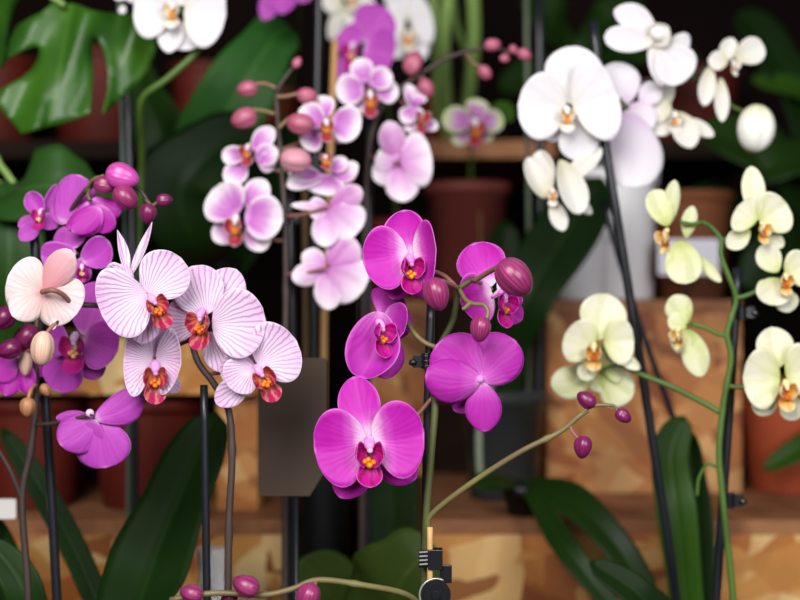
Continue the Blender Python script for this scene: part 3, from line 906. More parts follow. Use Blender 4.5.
flower(Cc, STR, 1.03,
       [(153, 358, 149, 316, 42, dict(cup=0.2, dt=0.002)), (150, 372, 136, 394, 26, dict(dt=0.006)), (160, 372, 178, 392, 20, dict(dt=0.006))],
       [(152, 360, 124, 358, 74, dict(cup=0.3, shape='wide', dt=-0.004)), (156, 358, 181, 364, 68, dict(n=(-0.6, -1, 0), cup=0.15, shape='wide', dt=-0.012))],
       lip=dict(c=(155, 366), s=42, yaw=12, pitch=-18, f=0.005), ped=([(154, 358, 1.034), (172, 348, 1.042), (190, 340, 1.036)], 4),
       label='shaded striped pink bloom hanging below the pair')
flower(Cc, STR, 1.02,
       [(254, 363, 221, 376, 36, dict(dt=0.002, cup=0.1)), (250, 378, 216, 404, 28, dict(dt=0.004, cup=0.1)), (258, 358, 246, 340, 34, dict(dt=0.008))],
       [(257, 364, 296, 340, 66, dict(cup=0.25, shape='wide', dt=-0.002, bend=0.1)), (253, 366, 228, 386, 40, dict(cup=0.2, shape='wide', dt=-0.006))],
       lip=dict(c=(258, 370), s=40, yaw=20, pitch=-10, roll=30, f=0.004), ped=([(255, 362, 1.026), (240, 366, 1.04), (224, 372, 1.042), (208, 374, 1.036)], 4),
       label='striped pink bloom overlapping the taupe card')
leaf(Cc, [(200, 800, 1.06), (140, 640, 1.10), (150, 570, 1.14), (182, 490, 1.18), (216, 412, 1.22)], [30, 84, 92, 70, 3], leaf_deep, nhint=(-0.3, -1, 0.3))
flower(Cc, STRB, 0.985,
       [(43, 291, 71, 250, 32, dict(cup=-0.35, dt=-0.008, db=-0.004, mat=STRR['petal'])), (42, 292, 12, 316, 40, dict(cup=-0.3, dt=-0.006, db=-0.004, sk=-0.08)), (46, 294, 53, 330, 15, dict(cup=-0.4, dt=0.0, roll=20))],
       [(42, 290, 8, 276, 58, dict(cup=-0.15, shape='wide', dt=0.0, sk=0.05)), (45, 290, 77, 314, 56, dict(cup=-0.15, shape='wide', dt=0.004))],
       ped=([(42, 292, 0.98), (52, 290, 0.974), (62, 294, 0.98), (70, 302, 0.99), (74, 307, 0.994)], (5.5, 5)), label='pale pink bloom seen from behind at the end of the stem')

# D: purple orchid at left
D = 1.10
Dd = orchid('orchid purple orchid with drooping blooms and dark buds at the left edge', 47, D + 0.01)
stem(Dd, [low(40, 1.09), (30, 700, 1.09), (28, 590, 1.09), (22, 500, 1.09), (31, 450, 1.09), (36, 400, 1.09), (36, 340, 1.09), (42, 280, 1.10), (60, 230, 1.10), (86, 190, 1.08), (100, 186, 1.075), (125, 184, 1.07), (140, 190, 1.07), (150, 205, 1.07)], (8, 3.5), SB, D, k=5, nodes=((0.3, 1.3),))
stem(Dd, [(22, 500, 1.09), (10, 470, 1.085), (-8, 440, 1.08)], (5, 4), SB, D)
bud(Dd, bud_mat('bright_magenta_bud', '#b83a90', '#cf5ab4', '#c04cae'), (106, 172), (139, 181), 29, 1.06, ped=([(86, 192, 1.08), (93, 180, 1.07), (104, 176, 1.064)], 4), pedmat=ped_olive)
bud(Dd, bud_mag, (116, 188), (134, 206), 24, 1.055, pw=0.7)
bud(Dd, bud_mag, (96, 184), (112, 186), 20, 1.065)
bud(Dd, bud_dark, (149, 204), (147, 222), 18, 1.06)
bud(Dd, bud_dark, (157, 201), (171, 199), 14, 1.06, ped=([(146, 200, 1.07), (152, 205, 1.062), (158, 202, 1.06)], 3), pedmat=ped_olive)
bud(Dd, bud_dark, (12, 312), (-4, 324), 24, 1.06)
bud(Dd, bud_dark, (20, 346), (0, 352), 22, 1.06)
bud(Dd, bud_dark, (36, 330), (18, 344), 26, 1.08)
bud(Dd, bud_dry, (28, 398), (27, 416), 17, 1.06, ped=([(36, 385, 1.085), (31, 390, 1.065), (28, 400, 1.06)], 4), pedmat=bud_dry)
bud(Dd, bud_dry, (42, 384), (49, 396), 11, 1.06)
bud(Dd, bud_pale, (26, 352), (25, 376), 14, 1.075)
flower(Dd, ORC, 1.10,
       [(41, 216, 56, 184, 9, dict(roll=30, cup=0.4)), (40, 220, 18, 226, 16, dict(dt=-0.004)), (40, 222, 20, 240, 18, dict(dt=-0.006, cup=0.2))],
       [(42, 216, 29, 192, 20, dict(cup=0.5, bend=-0.15)), (44, 214, 56, 228, 22, dict(cup=0.3, roll=-20))],
       lip=dict(c=(42, 212), s=22, yaw=-12, f=0.004), ped=([(42, 216, 1.104), (54, 226, 1.106), (60, 230, 1.10)], 3), label='small purple bloom at the far left top')
flower(Dd, ORC, 1.09,
       [(66, 226, 60, 250, 18, dict()), (70, 222, 84, 205, 26, dict(dt=0.004))],
       [(64, 224, 80, 175, 44, dict(cup=-0.15, shape='wide', sk=-0.05)), (66, 224, 57, 199, 24, dict(shape='wide', dt=0.006))],
       ped=([(66, 224, 1.092), (70, 214, 1.094), (76, 204, 1.088)], 3), label='purple bloom with one tall petal')
flower(Dd, MAGB, 1.07,
       [(88, 202, 67, 230, 20, dict(cup=-0.5, dt=-0.006, sk=0.12)), (108, 203, 72, 232, 26, dict(cup=-0.3, dt=-0.012)), (92, 199, 121, 213, 24, dict(cup=-0.5, dt=-0.004, sk=-0.1))],
       [(104, 206, 96, 232, 34, dict(dt=0.006, shape='wide')), (100, 208, 80, 234, 26, dict(dt=0.004, shape='wide'))],
       ped=([(90, 200, 1.064), (88, 195, 1.068), (90, 189, 1.078)], 3.5), label='drooping magenta bloom seen from behind')
flower(Dd, ORC, 1.08,
       [(80, 258, 84, 284, 20, dict(cup=0.3)), (76, 248, 72, 230, 26, dict(dt=0.006))],
       [(76, 252, 41, 256, 34, dict(cup=0.2, shape='full', sk=0.12)), (82, 262, 110, 242, 32, dict(cup=0.4, shape='full', curl=0.1, sk=-0.1))],
       lip=dict(c=(82, 266), s=18, yaw=10, pitch=-40), ped=([(78, 254, 1.084), (70, 250, 1.10), (54, 242, 1.10)], 3), label='purple bloom with two wing-like petals')
flower(Dd, ORC, 1.07,
       [(84, 336, 102, 282, 46, dict(dt=0.006, cup=0.15)), (70, 352, 58, 392, 42, dict(dt=0.008, cup=0.1)), (84, 352, 99, 379, 28, dict(dt=0.004))],
       [(68, 338, 48, 340, 36, dict(cup=0.2, shape='wide')), (84, 338, 118, 350, 52, dict(cup=0.2, shape='wide', dt=-0.004))],
       lip=dict(c=(76, 338), s=40, yaw=-4, pitch=-6), ped=([(76, 338, 1.076), (60, 330, 1.09), (38, 318, 1.092)], 4), label='purple bloom facing the camera beneath the pale bloom')
flower(Dd, ORC, 1.04,
       [(92, 417, 56, 418, 14, dict(cup=-0.3, dt=0.002)), (96, 418, 60, 445, 42, dict(cup=-0.3, dt=-0.008, bend=0.06, shape='round', sk=0.05)), (98, 420, 106, 468, 56, dict(cup=-0.2, bend=0.08, dt=-0.002, shape='full'))],
       [(95, 419, 142, 393, 34, dict(cup=-0.25, shape='full', dt=0.002, sk=-0.08)), (96, 420, 84, 452, 30, dict(dt=0.006))],
       col_only=(90, 413, 9), ped=([(92, 414, 1.034), (70, 420, 1.05), (56, 423, 1.08), (36, 425, 1.088)], (4, 4.5)), label='purple bloom seen from behind, lowest of the plant')
flower(Dd, MAGB, 1.08,
       [(18, 356, 5, 396, 26, dict(cup=-0.4, dt=-0.004)), (20, 356, 29, 394, 20, dict(cup=-0.4, dt=-0.004)), (22, 354, 50, 372, 30, dict(dt=0.008))],
       [(16, 356, -12, 372, 40, dict(shape='wide')), (22, 360, 20, 392, 30, dict(dt=0.004, shape='wide'))],
       ped=([(20, 356, 1.084), (28, 344, 1.09), (36, 338, 1.09)], 4), label='half closed magenta bloom at the left edge')
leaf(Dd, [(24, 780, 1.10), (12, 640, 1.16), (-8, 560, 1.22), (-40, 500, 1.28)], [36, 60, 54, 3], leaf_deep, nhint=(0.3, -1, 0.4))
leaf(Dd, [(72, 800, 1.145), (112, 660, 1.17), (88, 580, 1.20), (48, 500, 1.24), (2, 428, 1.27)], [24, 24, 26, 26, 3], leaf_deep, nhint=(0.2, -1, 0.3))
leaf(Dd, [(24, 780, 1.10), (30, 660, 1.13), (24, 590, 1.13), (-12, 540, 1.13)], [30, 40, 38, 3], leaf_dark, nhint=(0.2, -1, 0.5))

# E: pink and white orchids (two stems, two plants)
D = 1.25
E1 = orchid('pink and white orchid with orange lips, left of the two small-flowered plants', 291, D + 0.004)
stem(E1, [low(288, 1.24), (285, 700, 1.24), (285, 560, 1.24), (285, 380, 1.24), (286, 290, 1.245), (285, 220, 1.245), (281, 160, 1.25), (277, 110, 1.25), (278, 90, 1.25), (287, 75, 1.25), (295, 66, 1.25)], (8, 3.5), ped_dark, D, nodes=((0.4, 1.25), (0.62, 1.25)))
for b, tp, w, pd in (((294, 68), (300, 57), 10, None), ((256, 87), (241, 90), 18, [(276, 88), (266, 84), (257, 84), (252, 87)]),
                     ((254, 114), (237, 121), 23, [(275, 114), (264, 111), (254, 110), (250, 114)]), ((298, 95), (315, 97), 18, [(277, 97), (288, 96), (300, 93)])):
    bud(E1, bud_pink, b, tp, w, 1.24, ped=(pd, 4) if pd else None, pedmat=ped_pink, pw=0.8)
bud(E1, bud_pink, (312, 126), (292, 122), 24, 1.225, ped=([(279, 128), (285, 122), (292, 117), (298, 120, 1.23)], 4), pedmat=ped_pink, pw=0.4)
bud(E1, bud_mat('large_pink_bud', '#c47890', '#dca4b0', '#cf9a94', 0.5), (310, 162), (283, 158), 27, 1.215, ped=([(284, 170), (296, 168, 1.22), (306, 163, 1.218)], 4), pedmat=ped_pink, pw=0.3)
flower(E1, PNK, 1.24,
       [(252, 150, 274, 128, 21, dict(cup=0.3)), (245, 160, 226, 183, 24, dict(cup=0.2, dt=-0.006, sk=0.05)), (255, 160, 278, 150, 24, dict(dt=-0.004, cup=0.2))],
       [(247, 152, 222, 158, 19, dict(cup=0.3, shape='full')), (258, 158, 276, 165, 22, dict(shape='full', dt=0.006))],
       lip=dict(c=(249, 147), s=24, yaw=-20, pitch=-10, f=0.006), ped=([(254, 156, 1.246), (266, 166, 1.25), (282, 172, 1.25)], 4), label='pink white bloom with a pointed lower petal')
flower(E1, PNK, 1.235,
       [(246, 208, 266, 180, 27, dict(cup=0.2, dt=0.002)), (250, 222, 264, 251, 28, dict(dt=0.0)), (236, 224, 213, 240, 25, dict(dt=0.0))],
       [(238, 214, 212, 190, 48, dict(cup=0.2, shape='wide', dt=-0.006)), (245, 215, 283, 220, 46, dict(cup=0.2, shape='wide', dt=-0.006))],
       lip=dict(c=(237, 219), s=32, yaw=-16, pitch=-14, f=0.006), ped=([(246, 214, 1.242), (262, 232, 1.25), (276, 240, 1.248), (286, 240, 1.246)], 4), label='pink white bloom facing left with a red lip')
flower(E1, PNK, 1.24,
       [(324, 120, 318, 96, 30, dict(dt=0.006, cup=0.2)), (320, 132, 303, 147, 26, dict(dt=0.0)), (334, 126, 352, 136, 26, dict(dt=0.004))],
       [(324, 124, 299, 110, 28, dict(cup=0.3, shape='wide')), (332, 120, 361, 128, 38, dict(cup=0.2, shape='wide', dt=0.002))],
       lip=dict(c=(326, 122), s=25, yaw=10, pitch=-10, f=0.006), ped=([(328, 124, 1.246), (306, 140, 1.262), (282, 150, 1.25)], 4), label='pink white bloom behind the long bud')
flower(E1, PNK, 1.24,
       [(325, 176, 287, 186, 22, dict(dt=-0.004, cup=0.4, sk=-0.08)), (330, 178, 358, 164, 20, dict(dt=-0.004, sk=-0.08)), (326, 174, 322, 195, 48, dict(cup=0.1))],
       [(322, 176, 288, 172, 18, dict(cup=0.3)), (332, 172, 346, 158, 16, dict(cup=0.3))],
       lip=dict(c=(325, 158), s=22, yaw=10, pitch=20, f=0.006), ped=([(322, 176, 1.244), (306, 184, 1.25), (284, 186, 1.248)], 4), label='pink white bloom spread flat beneath the large bud')
flower(E1, PNKB, 1.23,
       [(328, 207, 291, 205, 9, dict(roll=20, dt=-0.004)), (327, 208, 325, 247, 30, dict(cup=-0.3, dt=-0.010, bend=0.05)), (330, 208, 362, 189, 26, dict(cup=-0.3, dt=-0.008, mat=pink_sepal))],
       [(330, 208, 355, 236, 50, dict(cup=-0.1, shape='full', dt=0.0)), (328, 207, 308, 210, 24, dict(dt=0.004))],
       ped=([(326, 207, 1.226), (305, 214, 1.235), (287, 216, 1.244)], 3.5), label='pink white bloom seen from behind, upper of two')
flower(E1, PNKB, 1.23,
       [(326, 268, 292, 279, 24, dict(cup=-0.3, dt=-0.008)), (328, 268, 329, 310, 30, dict(cup=-0.2, dt=-0.006, bend=0.05)), (326, 266, 302, 254, 24, dict(cup=-0.2))],
       [(330, 266, 356, 240, 38, dict(cup=-0.1, shape='round', dt=0.0, mat=pink_sepal)), (330, 268, 364, 290, 50, dict(cup=-0.1, shape='full', dt=0.0))],
       ped=([(326, 268, 1.226), (305, 273, 1.232), (287, 274, 1.244)], 3.5), label='pink white bloom seen from behind, lower of two')

D = 1.33
E2 = orchid('pink and white orchid with an arching bud spray, right of the two small-flowered plants', 362, D + 0.01)
stem(E2, [low(364, 1.335), (362, 700, 1.335), (362, 500, 1.335), (363, 300, 1.335), (366, 200, 1.335), (371, 140, 1.335), (383, 105, 1.33), (405, 85, 1.33), (430, 68, 1.33), (452, 56, 1.33), (475, 50, 1.33), (495, 49, 1.33), (518, 53, 1.33)], (8, 3), ped_dark, D, nodes=((0.5, 1.25), (0.75, 1.25)))
for b, tp, w in (((408, 73), (417, 55), 21), ((422, 80), (430, 95), 17), ((484, 46), (501, 44), 14), ((480, 66), (490, 79), 14), ((500, 58), (508, 59), 9), ((511, 46), (515, 52), 9), ((518, 51), (530, 58), 13)):
    bud(E2, bud_pink, b, tp, w, 1.32, pw=0.5)
for sq in ([(466, 54), (472, 62, 1.322), (481, 67, 1.32)], [(412, 80), (411, 74, 1.322), (410, 70, 1.32)], [(416, 78), (424, 78, 1.322), (424, 82, 1.32)], [(510, 52), (505, 55, 1.322), (503, 58, 1.32)]):
    stem(E2, sq, 3, ped_pink, D)
flower(E2, PNK, 1.315,
       [(366, 82, 358, 58, 24, dict(cup=0.2)), (370, 100, 360, 112, 20, dict()), (376, 92, 399, 92, 24, dict(cup=0.2))],
       [(364, 88, 336, 92, 32, dict(cup=0.2, shape='wide', dt=-0.004)), (370, 84, 392, 74, 24, dict(cup=0.3, shape='wide'))],
       lip=dict(c=(370, 94), s=28, yaw=8, pitch=-16, f=0.006), ped=([(368, 88, 1.32), (384, 92, 1.335), (395, 94, 1.33)], 3.5), label='pink white bloom with an orange and red lip, near the top')
flower(E2, PNKB, 1.30,
       [(398, 163, 388, 121, 28, dict(cup=-0.3, dt=-0.010, bend=0.06, mat=pink_sepal)), (400, 165, 404, 202, 34, dict(cup=-0.2, dt=-0.006)), (397, 164, 374, 180, 28, dict(cup=-0.2))],
       [(400, 162, 432, 157, 56, dict(cup=-0.1, shape='full')), (397, 163, 378, 152, 32, dict(cup=-0.1, shape='full', dt=0.004))],
       ped=([(398, 163, 1.295), (388, 162, 1.31), (370, 156, 1.333)], 3.5), label='pink white bloom seen from behind at the right of the stem')
flower(E2, PNK, 1.32,
       [(416, 112, 407, 84, 18, dict(roll=30, cup=0.3)), (414, 116, 408, 132, 16, dict(roll=20)), (424, 122, 438, 128, 12, dict())],
       [(414, 108, 402, 122, 18, dict(cup=0.3)), (418, 104, 420, 94, 16, dict(cup=0.3))],
       lip=dict(c=(419, 112), s=26, yaw=40, pitch=-16, f=0.004), ped=([(414, 110, 1.325), (404, 104, 1.332), (394, 94, 1.331)], 3), label='pink white bloom in profile under the bud spray')
olive_leaf = leaf_mat('olive_green_leaf', '#33461a', '#3e521e', '#4a5e28', 0.5, 0.1, 0.12)
leaf(E2, [(378, 800, 1.335), (348, 660, 1.325), (332, 600, 1.31), (301, 558, 1.30)], [26, 70, 76, 3], olive_leaf, nhint=(0, -0.9, 0.5), fold=0.1)
leaf(E2, [(366, 800, 1.33), (374, 660, 1.26), (390, 600, 1.20), (412, 566, 1.18), (436, 548, 1.18)], [30, 100, 120, 80, 3], olive_leaf, nhint=(-0.3, -0.9, 0.5), fold=0.1)
leaf(E2, [(362, 800, 1.35), (385, 600, 1.38), (392, 500, 1.39), (386, 455, 1.39)], [30, 60, 52, 3], leaf_deep, nhint=(0, -1, 0.3))
# F: small tricolour orchid with pale green stalks behind it
D = 1.50
Fp = orchid('small orchid with a green-edged bloom, in a large red brown pot', 467, 1.88, z=0.0, r=0.058, h=0.163, potmat=brown_pot_m)
stem(Fp, [low(470, 1.88, 0.05), (471, 158, 1.86), (473, 146, 1.72), (478, 128, 1.51)], 4, ped_green, D)
flower(Fp, TRI, D,
       [(475, 116, 479, 99, 24, dict(cup=0.2, dt=0.004)), (468, 130, 454, 144, 18, dict()), (482, 128, 490, 142, 14, dict())],
       [(472, 122, 442, 118, 27, dict(cup=0.2, shape='wide', dt=-0.004)), (478, 120, 504, 123, 24, dict(cup=0.2, shape='wide'))],
       lip=dict(c=(474, 122), s=29, yaw=14, pitch=-12, f=0.006), label='tricolour bloom with green rims')
D = 1.75
bright = plain('pale_green_stalk', '#8fae62', 0.45, c2='#7c9c50')
St = thing('stalk_plant', 'cluster of pale green bare stalks rising blurred at top centre', 'plant', (XL(455, D), D + 0.20, ut))
stem(St, [(452, 150, 1.99), (446, 100, 1.9), (444, 40, 1.82), (452, -30, 1.78)], 14, bright, D)
stem(St, [(452, 150, 1.99), (436, 110, 1.9), (437, 50, 1.84), (431, -30, 1.8)], 9, bright, D)
stem(St, [(458, 150, 1.99), (468, 100, 1.9), (474, 40, 1.82), (472, -30, 1.78)], 14, bright, D)
stem(St, [(458, 150, 1.99), (470, 70, 1.9), (456, 25, 1.84), (450, -30, 1.8)], 8, bright, D)
leaf(Fp, [(476, 148, 1.55), (492, 120, 1.54), (503, 108, 1.54), (510, 122, 1.53)], [6, 14, 18, 3], leaf_mid)

# G: white orchid
D = 1.24
G = orchid('large white orchid with a yellow-throated bloom and a round bud, upper right', 674, 1.272)
stem(G, [low(676, 1.268), (678, 800, 1.262), (676, 600, 1.258), (642, 380, 1.258), (612, 190, 1.258), (607, 130, 1.264), (612, 100, 1.275), (630, 84, 1.28), (660, 78, 1.285), (690, 76, 1.285), (705, 68, 1.28), (712, 62, 1.275)], (8, 4), ped_dark, D)
stem(G, [(690, 76, 1.285), (712, 90, 1.29), (735, 108, 1.285), (752, 112, 1.27), (757, 112, 1.262)], 4, ped_green, D)
bud(G, bud_white, (754, 152), (757, 106), 41, 1.25, pw=0.0)
flower(G, WHT, 1.215,
       [(570, 104, 577, 46, 60, dict(cup=0.1, dt=0.006)), (562, 118, 546, 140, 26, dict(dt=0.006)), (572, 118, 584, 160, 42, dict(dt=0.008, cup=0.2))],
       [(566, 110, 518, 104, 68, dict(cup=0.15, shape='wide', dt=-0.004, bend=0.1, ruff=0.012)), (573, 108, 618, 94, 84, dict(cup=0.15, shape='wide', dt=-0.004, bend=0.1, ruff=0.012))],
       lip=dict(c=(567, 110), s=28, yaw=-4, pitch=-10, f=0.004), ped=([(568, 108, 1.222), (580, 106, 1.25), (605, 112, 1.266)], 4), label='big white bloom facing the camera')
flower(G, WHTM, 1.265,
       [(622, 108, 614, 62, 46, dict(cup=0.1, dt=0.004)), (640, 104, 660, 84, 24, dict()), (622, 112, 610, 150, 34, dict(dt=-0.004))],
       [(628, 112, 636, 188, 62, dict(cup=-0.15, shape='full', dt=-0.014, bend=0.05)), (630, 104, 648, 132, 36, dict(shape='wide'))],
       ped=([(628, 108, 1.262), (620, 100, 1.27), (616, 96, 1.276)], 4), label='white bloom with a mauve tinge seen from behind')
flower(G, WHTC, 1.22,
       [(548, 196, 540, 150, 26, dict(cup=0.5, roll=-20)), (552, 200, 564, 231, 18, dict()), (560, 186, 592, 214, 14, dict(dt=0.006))],
       [(546, 198, 527, 158, 30, dict(cup=0.6, roll=20, shape='wide', dt=-0.004)), (560, 160, 580, 214, 30, dict(cup=0.4, roll=-16, shape='full', dt=-0.006, db=-0.004)), (562, 184, 602, 148, 20, dict(dt=0.006))],
       lip=dict(c=(553, 190), s=20, yaw=-10, pitch=-20, f=0.0), ped=([(556, 186, 1.226), (580, 170, 1.25), (606, 150, 1.262)], 4), label='cupped white bloom hanging lowest')
flower(G, WHT, 1.25,
       [(656, 30, 614, 10, 27, dict(cup=0.1, dt=-0.004, sk=-0.04)), (650, 44, 663, 86, 17, dict(dt=-0.004, cup=0.3)), (672, 38, 688, 50, 26, dict(dt=0.006)), (650, 44, 668, 26, 26, dict(dt=-0.012, cup=0.6, mat=WHTC['petal']))],
       [(654, 42, 604, 37, 27, dict(cup=0.15, shape='full', dt=-0.004)), (660, 46, 684, 82, 44, dict(cup=0.2, shape='full', dt=0.0, sk=0.04))],
       col_only=(658, 34, 16), ped=([(660, 40, 1.256), (664, 56, 1.276), (666, 77, 1.285)], 4), label='white bloom at the top of the spray')
flower(G, WHTC, 1.275,
       [(668, 106, 654, 80, 30, dict(dt=0.006)), (670, 112, 653, 134, 26, dict(dt=-0.004)), (684, 118, 714, 136, 14, dict())],
       [(672, 108, 642, 112, 28, dict(shape='wide')), (678, 112, 692, 148, 27, dict(dt=-0.006, cup=0.2))],
       lip=dict(c=(674, 114), s=24, yaw=10, pitch=-20), ped=([(670, 104, 1.28), (674, 90, 1.286), (676, 78, 1.285)], 3), label='small white bloom with a yellow throat')
flower(G, WHTC, 1.265,
       [(722, 62, 733, 38, 18, dict(cup=0.3)), (710, 66, 704, 106, 18, dict(cup=0.3, dt=-0.004)), (721, 78, 722, 122, 15, dict(cup=0.3, dt=-0.004))],
       [(735, 58, 764, 46, 28, dict(cup=0.2, shape='full')), (728, 62, 708, 60, 20, dict(cup=0.2))],
       lip=dict(c=(732, 62), s=18, yaw=40, pitch=-10), ped=([(724, 64, 1.268), (716, 62, 1.272), (712, 62, 1.275)], 3), label='white bloom in profile with narrow hanging sepals')
leaf(G, [(702, 800, 1.275), (686, 600, 1.285), (676, 510, 1.29), (670, 455, 1.31), (684, 416, 1.32)], [26, 34, 40, 36, 3], leaf_mid, nhint=(-0.2, -1, 0.2))
leaf(G, [(708, 800, 1.262), (704, 620, 1.31), (698, 520, 1.34), (694, 470, 1.345), (688, 430, 1.35)], [26, 30, 30, 22, 3], leaf_deep, nhint=(-0.3, -1, 0.2))
leaf(G, [(690, 830, 1.24), (664, 640, 1.20), (640, 596, 1.19), (590, 562, 1.20)], [26, 40, 34, 3], leaf_deep, nhint=(0.1, -1, 0.5))

# H: pale yellow orchid
D = 1.16
H = orchid('pale yellow orchid with orange lips on bright green branching stems at right', 728, 1.155)
stem(H, [low(732, 1.165), (736, 700, 1.165), (733, 600, 1.165), (727, 540, 1.163), (722, 490, 1.163), (719, 450, 1.163), (724, 400, 1.163), (731, 360, 1.163), (727, 335, 1.163), (731, 318, 1.163), (736, 298, 1.162), (728, 275, 1.16), (721, 255, 1.16), (721, 240, 1.16), (712, 228, 1.16), (703, 222, 1.158)], (7.5, 4.5), ped_green, D, k=5, nodes=((0.42, 1.2), (0.6, 1.25)))
stem(H, [(720, 412, 1.163), (702, 402, 1.17), (670, 386, 1.18), (640, 374, 1.188), (618, 364, 1.19)], (6, 5), ped_green, D)
stem(H, [(736, 298, 1.162), (745, 296, 1.16), (757, 291, 1.158), (772, 282, 1.158)], 5, ped_green, D)
stem(H, [(728, 335, 1.163), (718, 334, 1.163), (706, 328, 1.163), (692, 324, 1.163)], 4.5, ped_green, D)
stem(H, [(728, 386, 1.163), (738, 387, 1.16), (752, 386, 1.156), (772, 376, 1.156)], 5, ped_green, D)
stem(H, [(718, 468, 1.165), (708, 464, 1.168), (699, 478, 1.172), (697, 496, 1.175)], 3.5, ped_green, D)
flower(H, YELB, 1.155,
       [(668, 226, 675, 180, 17, dict(cup=-0.3, dt=-0.004)), (686, 238, 693, 206, 16, dict(cup=-0.3)), (696, 255, 721, 282, 12, dict(cup=-0.3, dt=-0.004))],
       [(668, 226, 653, 190, 27, dict(shape='full', dt=0.004)), (680, 240, 686, 284, 38, dict(shape='full', bend=0.05, dt=-0.006))],
       lip=dict(c=(668, 232), s=30, yaw=-60, pitch=-10, f=-0.002), ped=([(680, 222, 1.152), (692, 224, 1.154), (703, 222, 1.158)], 4), label='pale yellow bloom in profile, upper left')
flower(H, YEL, 1.15,
       [(756, 218, 751, 166, 24, dict(cup=0.1, dt=0.004)), (750, 230, 727, 247, 21, dict(cup=0.2, dt=0.004)), (764, 234, 784, 246, 16, dict(dt=0.004))],
       [(756, 222, 738, 206, 44, dict(cup=0.2, shape='wide', dt=-0.002)), (760, 222, 787, 204, 46, dict(cup=0.2, shape='wide', dt=-0.004))],
       lip=dict(c=(761, 225), s=26, yaw=22, pitch=-10, f=0.004), ped=([(756, 222, 1.156), (740, 234, 1.164), (722, 240, 1.16)], 4), label='pale yellow bloom with a tall top sepal')
flower(H, YEL, 1.15,
       [(778, 272, 760, 246, 26, dict(cup=0.2)), (774, 284, 757, 292, 18, dict(dt=0.004)), (784, 290, 790, 312, 24, dict(dt=0.004))],
       [(776, 278, 770, 305, 36, dict(cup=0.2, shape='wide')), (786, 276, 812, 262, 40, dict(cup=0.2, shape='wide'))],
       lip=dict(c=(785, 276), s=26, yaw=0, pitch=-10), ped=([(780, 278, 1.156), (772, 282, 1.158)], 4), label='pale yellow bloom cut by the right edge')
flower(H, YEL, 1.18,
       [(596, 340, 608, 294, 48, dict(cup=0.2, dt=0.004)), (592, 362, 582, 380, 20, dict()), (612, 352, 640, 369, 13, dict(dt=-0.004, cup=0.3))],
       [(594, 348, 565, 334, 46, dict(cup=0.2, shape='wide', dt=-0.002)), (604, 342, 634, 340, 48, dict(cup=0.2, shape='wide', dt=0.0))],
       lip=dict(c=(594, 346), s=32, yaw=-12, pitch=-16, f=0.004), ped=([(600, 346, 1.186), (610, 356, 1.19), (620, 365, 1.19)], 4), label='pale yellow bloom at the end of the side branch')
flower(H, YELB, 1.20,
       [(592, 376, 551, 385, 34, dict(cup=-0.1, dt=-0.004, sk=0.05)), (600, 378, 632, 398, 40, dict(cup=-0.1, dt=-0.002)), (602, 374, 606, 392, 30, dict())],
       [(604, 372, 620, 364, 34, dict(shape='wide', dt=0.004)), (590, 374, 572, 372, 24, dict(shape='wide', dt=0.004))],
       ped=([(600, 374, 1.196), (606, 368, 1.194), (618, 364, 1.19)], 4), label='lime tinted bloom hanging beneath the side branch')
flower(H, YELB, 1.16,
       [(688, 322, 672, 296, 29, dict(cup=-0.2)), (690, 330, 701, 377, 28, dict(cup=-0.2, dt=-0.004, bend=0.05)), (684, 330, 672, 346, 14, dict())],
       [(690, 330, 676, 352, 22, dict(dt=0.004)), (688, 326, 668, 318, 20, dict(dt=0.004))],
       lip=dict(c=(680, 330), s=26, yaw=-60, pitch=-20), ped=([(688, 325, 1.158), (692, 324, 1.163)], 4), label='pale yellow bloom in profile, lower left')
flower(H, YEL, 1.14,
       [(778, 368, 771, 327, 38, dict(cup=0.15, dt=0.004)), (774, 392, 756, 414, 26, dict(dt=0.004)), (788, 396, 796, 420, 26, dict(dt=0.004))],
       [(780, 378, 743, 378, 62, dict(cup=0.2, shape='wide', dt=-0.002)), (786, 376, 818, 366, 58, dict(cup=0.2, shape='wide', dt=-0.002))],
       lip=dict(c=(785, 384), s=36, yaw=2, pitch=-8, f=0.004), ped=([(782, 378, 1.146), (772, 380, 1.154), (760, 384, 1.156)], 4), label='pale yellow bloom in front of the terracotta pot')

# I-L: blooms of orchids standing behind, cut by the top edge
D = 1.42
I = orchid('white orchid with a yellow centre on a curved green stem, at top left', 118, 1.37, r=0.04)
stem(I, [low(112, 1.36), (112, 700, 1.36), (124, 600, 1.40), (136, 330, 1.40), (140, 200, 1.40), (142, 150, 1.36), (140, 118, 1.32), (144, 96, 1.30), (168, 78, 1.295), (198, 50, 1.295), (214, 22, 1.295), (226, -20, 1.295)], 7, ped_green, 1.3)
flower(I, WHT, 1.275,
       [(174, 14, 168, 53, 26, dict(cup=0.2, dt=-0.002)), (184, 22, 190, 50, 44, dict(cup=0.2, dt=0.004)), (180, 6, 186, -40, 40, dict())],
       [(174, 10, 134, 4, 66, dict(cup=0.15, shape='wide')), (184, 10, 226, 14, 74, dict(cup=0.15, shape='wide'))],
       lip=dict(c=(174, 6), s=30, yaw=-10, pitch=-6), ped=([(178, 10, 1.281), (196, 20, 1.292), (214, 22, 1.295)], 4))
flower(I, WHT, 1.30, [(124, 5, 121, 14, 8, dict()), (124, 0, 128, -20, 16, dict())], [(124, 0, 116, -10, 14, dict()), (126, 0, 136, -6, 14, dict())],
       ped=([(125, 0, 1.432), (150, -20, 1.430), (180, -30, 1.356), (222, -15, 1.425)], 2))

